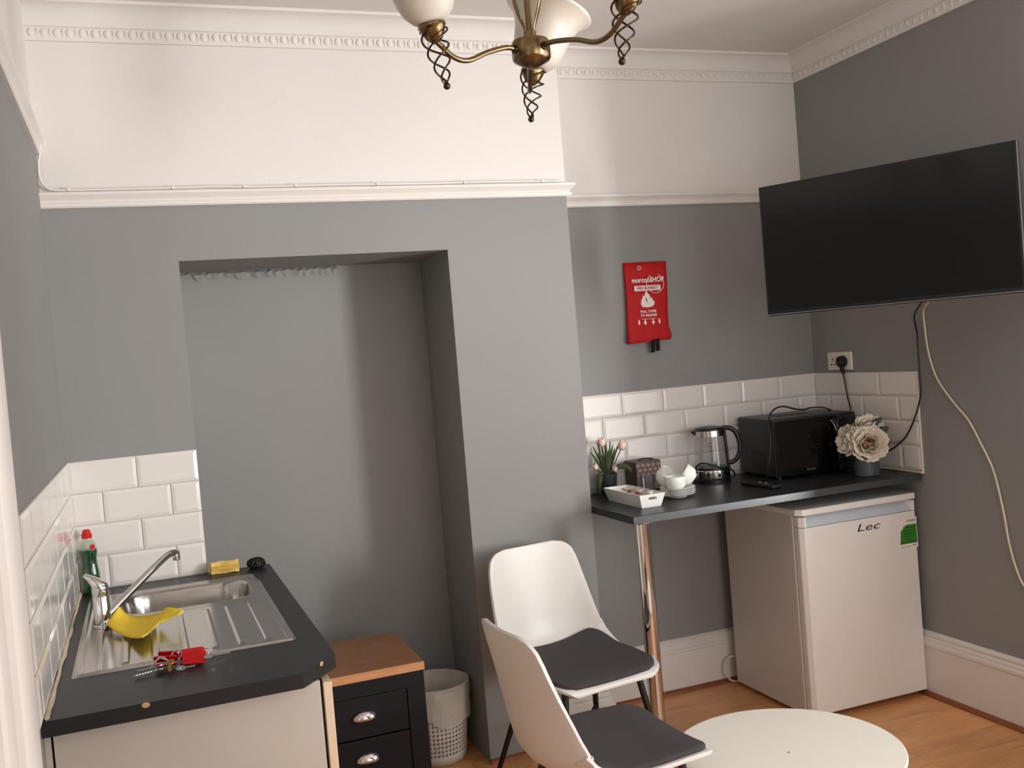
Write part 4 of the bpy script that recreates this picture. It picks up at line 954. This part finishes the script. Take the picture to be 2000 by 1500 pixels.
# ------------------------------------------------------------------ television
tdir = Vector((0.447,-0.817,0)).normalized()
tv = thing('television', 'black flat screen television angled out from the right wall', 'television', (2.806,-0.742,1.640), math.atan2(tdir.y, tdir.x), world=False)
tw, th = 0.930, 0.505
bx('back_shell', (-tw/2, tw/2, 0.0, 0.030, 0.0, th), 'black_plastic', tv, bevel=0.004)
bx('back_housing', (-0.26, 0.26, 0.030, 0.065, 0.05, 0.33), 'black_plastic', tv, bevel=0.01)
bx('bezel', (-tw/2+0.001, tw/2-0.001, -0.004, 0.0, 0.001, th-0.001), 'black_plastic', tv, bevel=0.0015)
bx('screen', (-tw/2+0.010, tw/2-0.010, -0.0052, -0.004, 0.020, th-0.010), 'screen', tv)
bx('trim_strip', (-tw/2+0.001, tw/2-0.001, -0.0072, -0.004, 0.003, 0.0065), 'steel', tv)
bx('logo', (-0.02, 0.02, -0.0056, -0.0051, 0.0095, 0.0145), 'mw_body', tv)
br_ = thing('wall_bracket', 'black swing arm bracket behind the television', 'bracket', (R, -0.70, 1.80))
tb_ = Vector((2.806,-0.742,0))+Vector((0.878,0.48,0))*0.066
bx('wall_plate', (R-0.012, R-0.0005, -0.78, -0.62, 1.72, 1.95), 'black_metal', br_, bevel=0.002)
G().tube([(R-0.012,-0.70,1.835),(3.06,-0.58,1.835),(tb_.x,tb_.y,1.835)], 0.016, 8).build('arm', 'black_metal', br_)
c1 = G().tube(spline([(3.10,-0.62,1.66),(3.19,-0.46,1.60),(R-0.020,-0.405,1.52),(R-0.018,-0.402,1.42),(R-0.018,-0.402,1.34),(R-0.017,-0.398,1.27),(R-0.018,-0.360,1.18),(R-0.018,-0.305,1.10),(R-0.020,-0.255,1.06),(R-0.024,-0.205,1.03),(R-0.03,-0.14,1.01),(R-0.04,-0.08,0.98),(R-0.03,0.0,0.95)]), 0.0035, 8).build('television_lead', 'black_plastic', None, smooth=60)
tag(c1, 'black lead dropping from the television to the bar', 'cable')
c2 = G().tube(spline([(3.14,-0.62,1.66),(3.22,-0.48,1.62),(R-0.010,-0.440,1.545),(R-0.009,-0.450,1.44),(R-0.009,-0.487,1.335),(R-0.009,-0.565,1.24),(R-0.009,-0.632,1.174),(R-0.009,-0.690,1.08),(R-0.009,-0.740,0.981),(R-0.009,-0.772,0.84),(R-0.009,-0.790,0.714),(R-0.009,-0.815,0.62),(R-0.009,-0.850,0.555),(R-0.009,-0.95,0.46),(R-0.012,-1.1,0.40)]), 0.0042, 8).build('aerial_cable', 'cream_cable', None, smooth=60)
tag(c2, 'cream aerial cable trailing down the right wall from the television', 'cable')

# cable pinned along the picture rail
rcb = thing('rail_cable', 'white cable pinned along the top of the chimney breast picture rail', 'cable', (0.95, -0.02, 2.238))
G().tube(spline([(0.012,-0.05,2.418),(0.016,-0.022,2.385),(0.006,-0.016,2.33),(0.006,-0.018,2.285),(0.020,-0.020,2.256),(0.055,-0.020,2.2425),(0.2,-0.020,2.2425),(0.42,-0.020,2.2435),(0.55,-0.020,2.2455),(0.70,-0.020,2.2425),(1.0,-0.020,2.2445),(1.3,-0.020,2.2425),(1.6,-0.020,2.2445),(1.89,-0.020,2.2425)],6), 0.0042, 8).build('cord', 'gloss_white', rcb, smooth=60)
for x in (0.09, 0.42, 0.66, 0.84, 1.14, 1.48, 1.80):
    bx('cable_clip', (x-0.005, x+0.005, -0.027, -0.013, 2.2385, 2.2495), 'gloss_white', rcb, bevel=0.002)

# ------------------------------------------------------------------ chandelier
hc = Vector((1.228,-1.360,0)); ZBODY = 2.318
cl_ = thing('chandelier', 'antique brass three arm chandelier with frosted glass shades', 'chandelier', (hc.x,hc.y,ZBODY))
G().lathe([(0,ZBODY-0.044),(0.010,ZBODY-0.043),(0.024,ZBODY-0.036),(0.044,ZBODY-0.025),(0.048,ZBODY-0.018),(0.048,ZBODY+0.018),(0.044,ZBODY+0.025),(0.016,ZBODY+0.027),(0.016,ZBODY+0.046),(0,ZBODY+0.046)], 40, hc).build('hub', 'brass', cl_, smooth=35)
G().lathe([(0,ZBODY+0.045),(0.0085,ZBODY+0.045),(0.0085,ZC-0.04),(0.055,ZC-0.035),(0.062,ZC-0.010),(0.062,ZC-0.0005),(0,ZC-0.0005)], 28, hc).build('stem', 'brass', cl_, smooth=35)
for k in range(4):
    a = 0.4+k*PI/2; c, s = math.cos(a), math.sin(a)
    G().tube(spline([hc+Vector((rr*c,rr*s,ZBODY+z)) for rr, z in [(0.013,0.042),(0.020,0.065),(0.040,0.110),(0.048,0.150),(0.038,0.195),(0.016,0.235),(0.010,0.26)]]), 0.0026, 6).build('scroll_wire', 'brass', cl_, smooth=60)
tails = [Vector((0.984,-1.416,2.2125)), Vector((1.331,-1.634,2.2125)), Vector((1.318,-1.111,2.2125))]
for ti, T in enumerate(tails):
    out = Vector((T.x-hc.x, T.y-hc.y, 0)); rad = out.length; out.normalize()
    if ti == 2: tilt_dir = (out+Vector((0.75,-0.25,0))).normalized()
    else: tilt_dir = out
    ax = (Vector((0,0,1))+tilt_dir*0.20).normalized()
    mt = Matrix.Translation(T) @ ax.to_track_quat('Z','Y').to_matrix().to_4x4()
    H0 = 0.098    # height of the cup bottom over the tail
    cupb = mt @ Vector((0,0,H0))
    hub = hc+Vector((0,0,ZBODY))
    def P(r, z): return hc+out*r+Vector((0,0,z))
    path = [hub+out*0.042, P(0.075,ZBODY+0.001), P(rad*0.52,ZBODY-0.016), P(rad*0.74,ZBODY-0.040), P(rad*0.90,ZBODY-0.036), (P(rad*1.0,ZBODY-0.012)+cupb)/2, cupb+ax*0.006]
    arm = G().tube(spline(path,7), 0.0063, 12).build('arm', 'brass', cl_, smooth=60)
    G().lathe([(0.0,0),(0.011,0.0),(0.011,0.006),(0.0,0.006)], 16).xf(Matrix.Translation(hub+out*0.0455) @ out.to_track_quat('Z','Y').to_matrix().to_4x4()).build('arm_collar', 'dark_brass', arm, smooth=40)
    cup = G().lathe([(0,H0),(0.008,H0+0.001),(0.020,H0+0.012),(0.029,H0+0.030),(0.031,H0+0.036),(0.033,H0+0.038),(0.033,H0+0.044),(0.028,H0+0.048),(0,H0+0.048)], 32).xf(mt).build('lamp_cup', 'brass', arm, smooth=35)
    for k in range(3):
        pts = []
        for i in range(33):
            f = i/32; rr = 0.035*(f**0.5); a = 2*PI*k/3+2.5*PI*f
            rr = max(rr, 0.001)
            pts.append(mt @ Vector((rr*math.cos(a), rr*math.sin(a), 0.006+(H0+0.030)*f)))
        G().tube(pts, 0.0025, 6).build('spiral_wire', 'dark_brass', arm, smooth=60)
    G().ball((0,0,0), 0.0085, 14).xf(mt).build('finial', 'dark_brass', arm, smooth=60)
    if ti == 2: sa = (Vector((0,0,1))+Vector((0.937,-0.35,0))*0.36+out*0.08).normalized()
    else: sa = ax
    ms = Matrix.Translation(mt @ Vector((0,0,H0+0.044))) @ sa.to_track_quat('Z','Y').to_matrix().to_4x4()
    G().shell([(0.020,0.0),(0.040,0.010),(0.057,0.028),(0.068,0.054),(0.074,0.086),(0.080,0.116),(0.092,0.144),(0.112,0.166),(0.120,0.172)], 48, (0,0,0), ms).build('glass_shade', 'alabaster', cl_, smooth=80, solid=0.004)
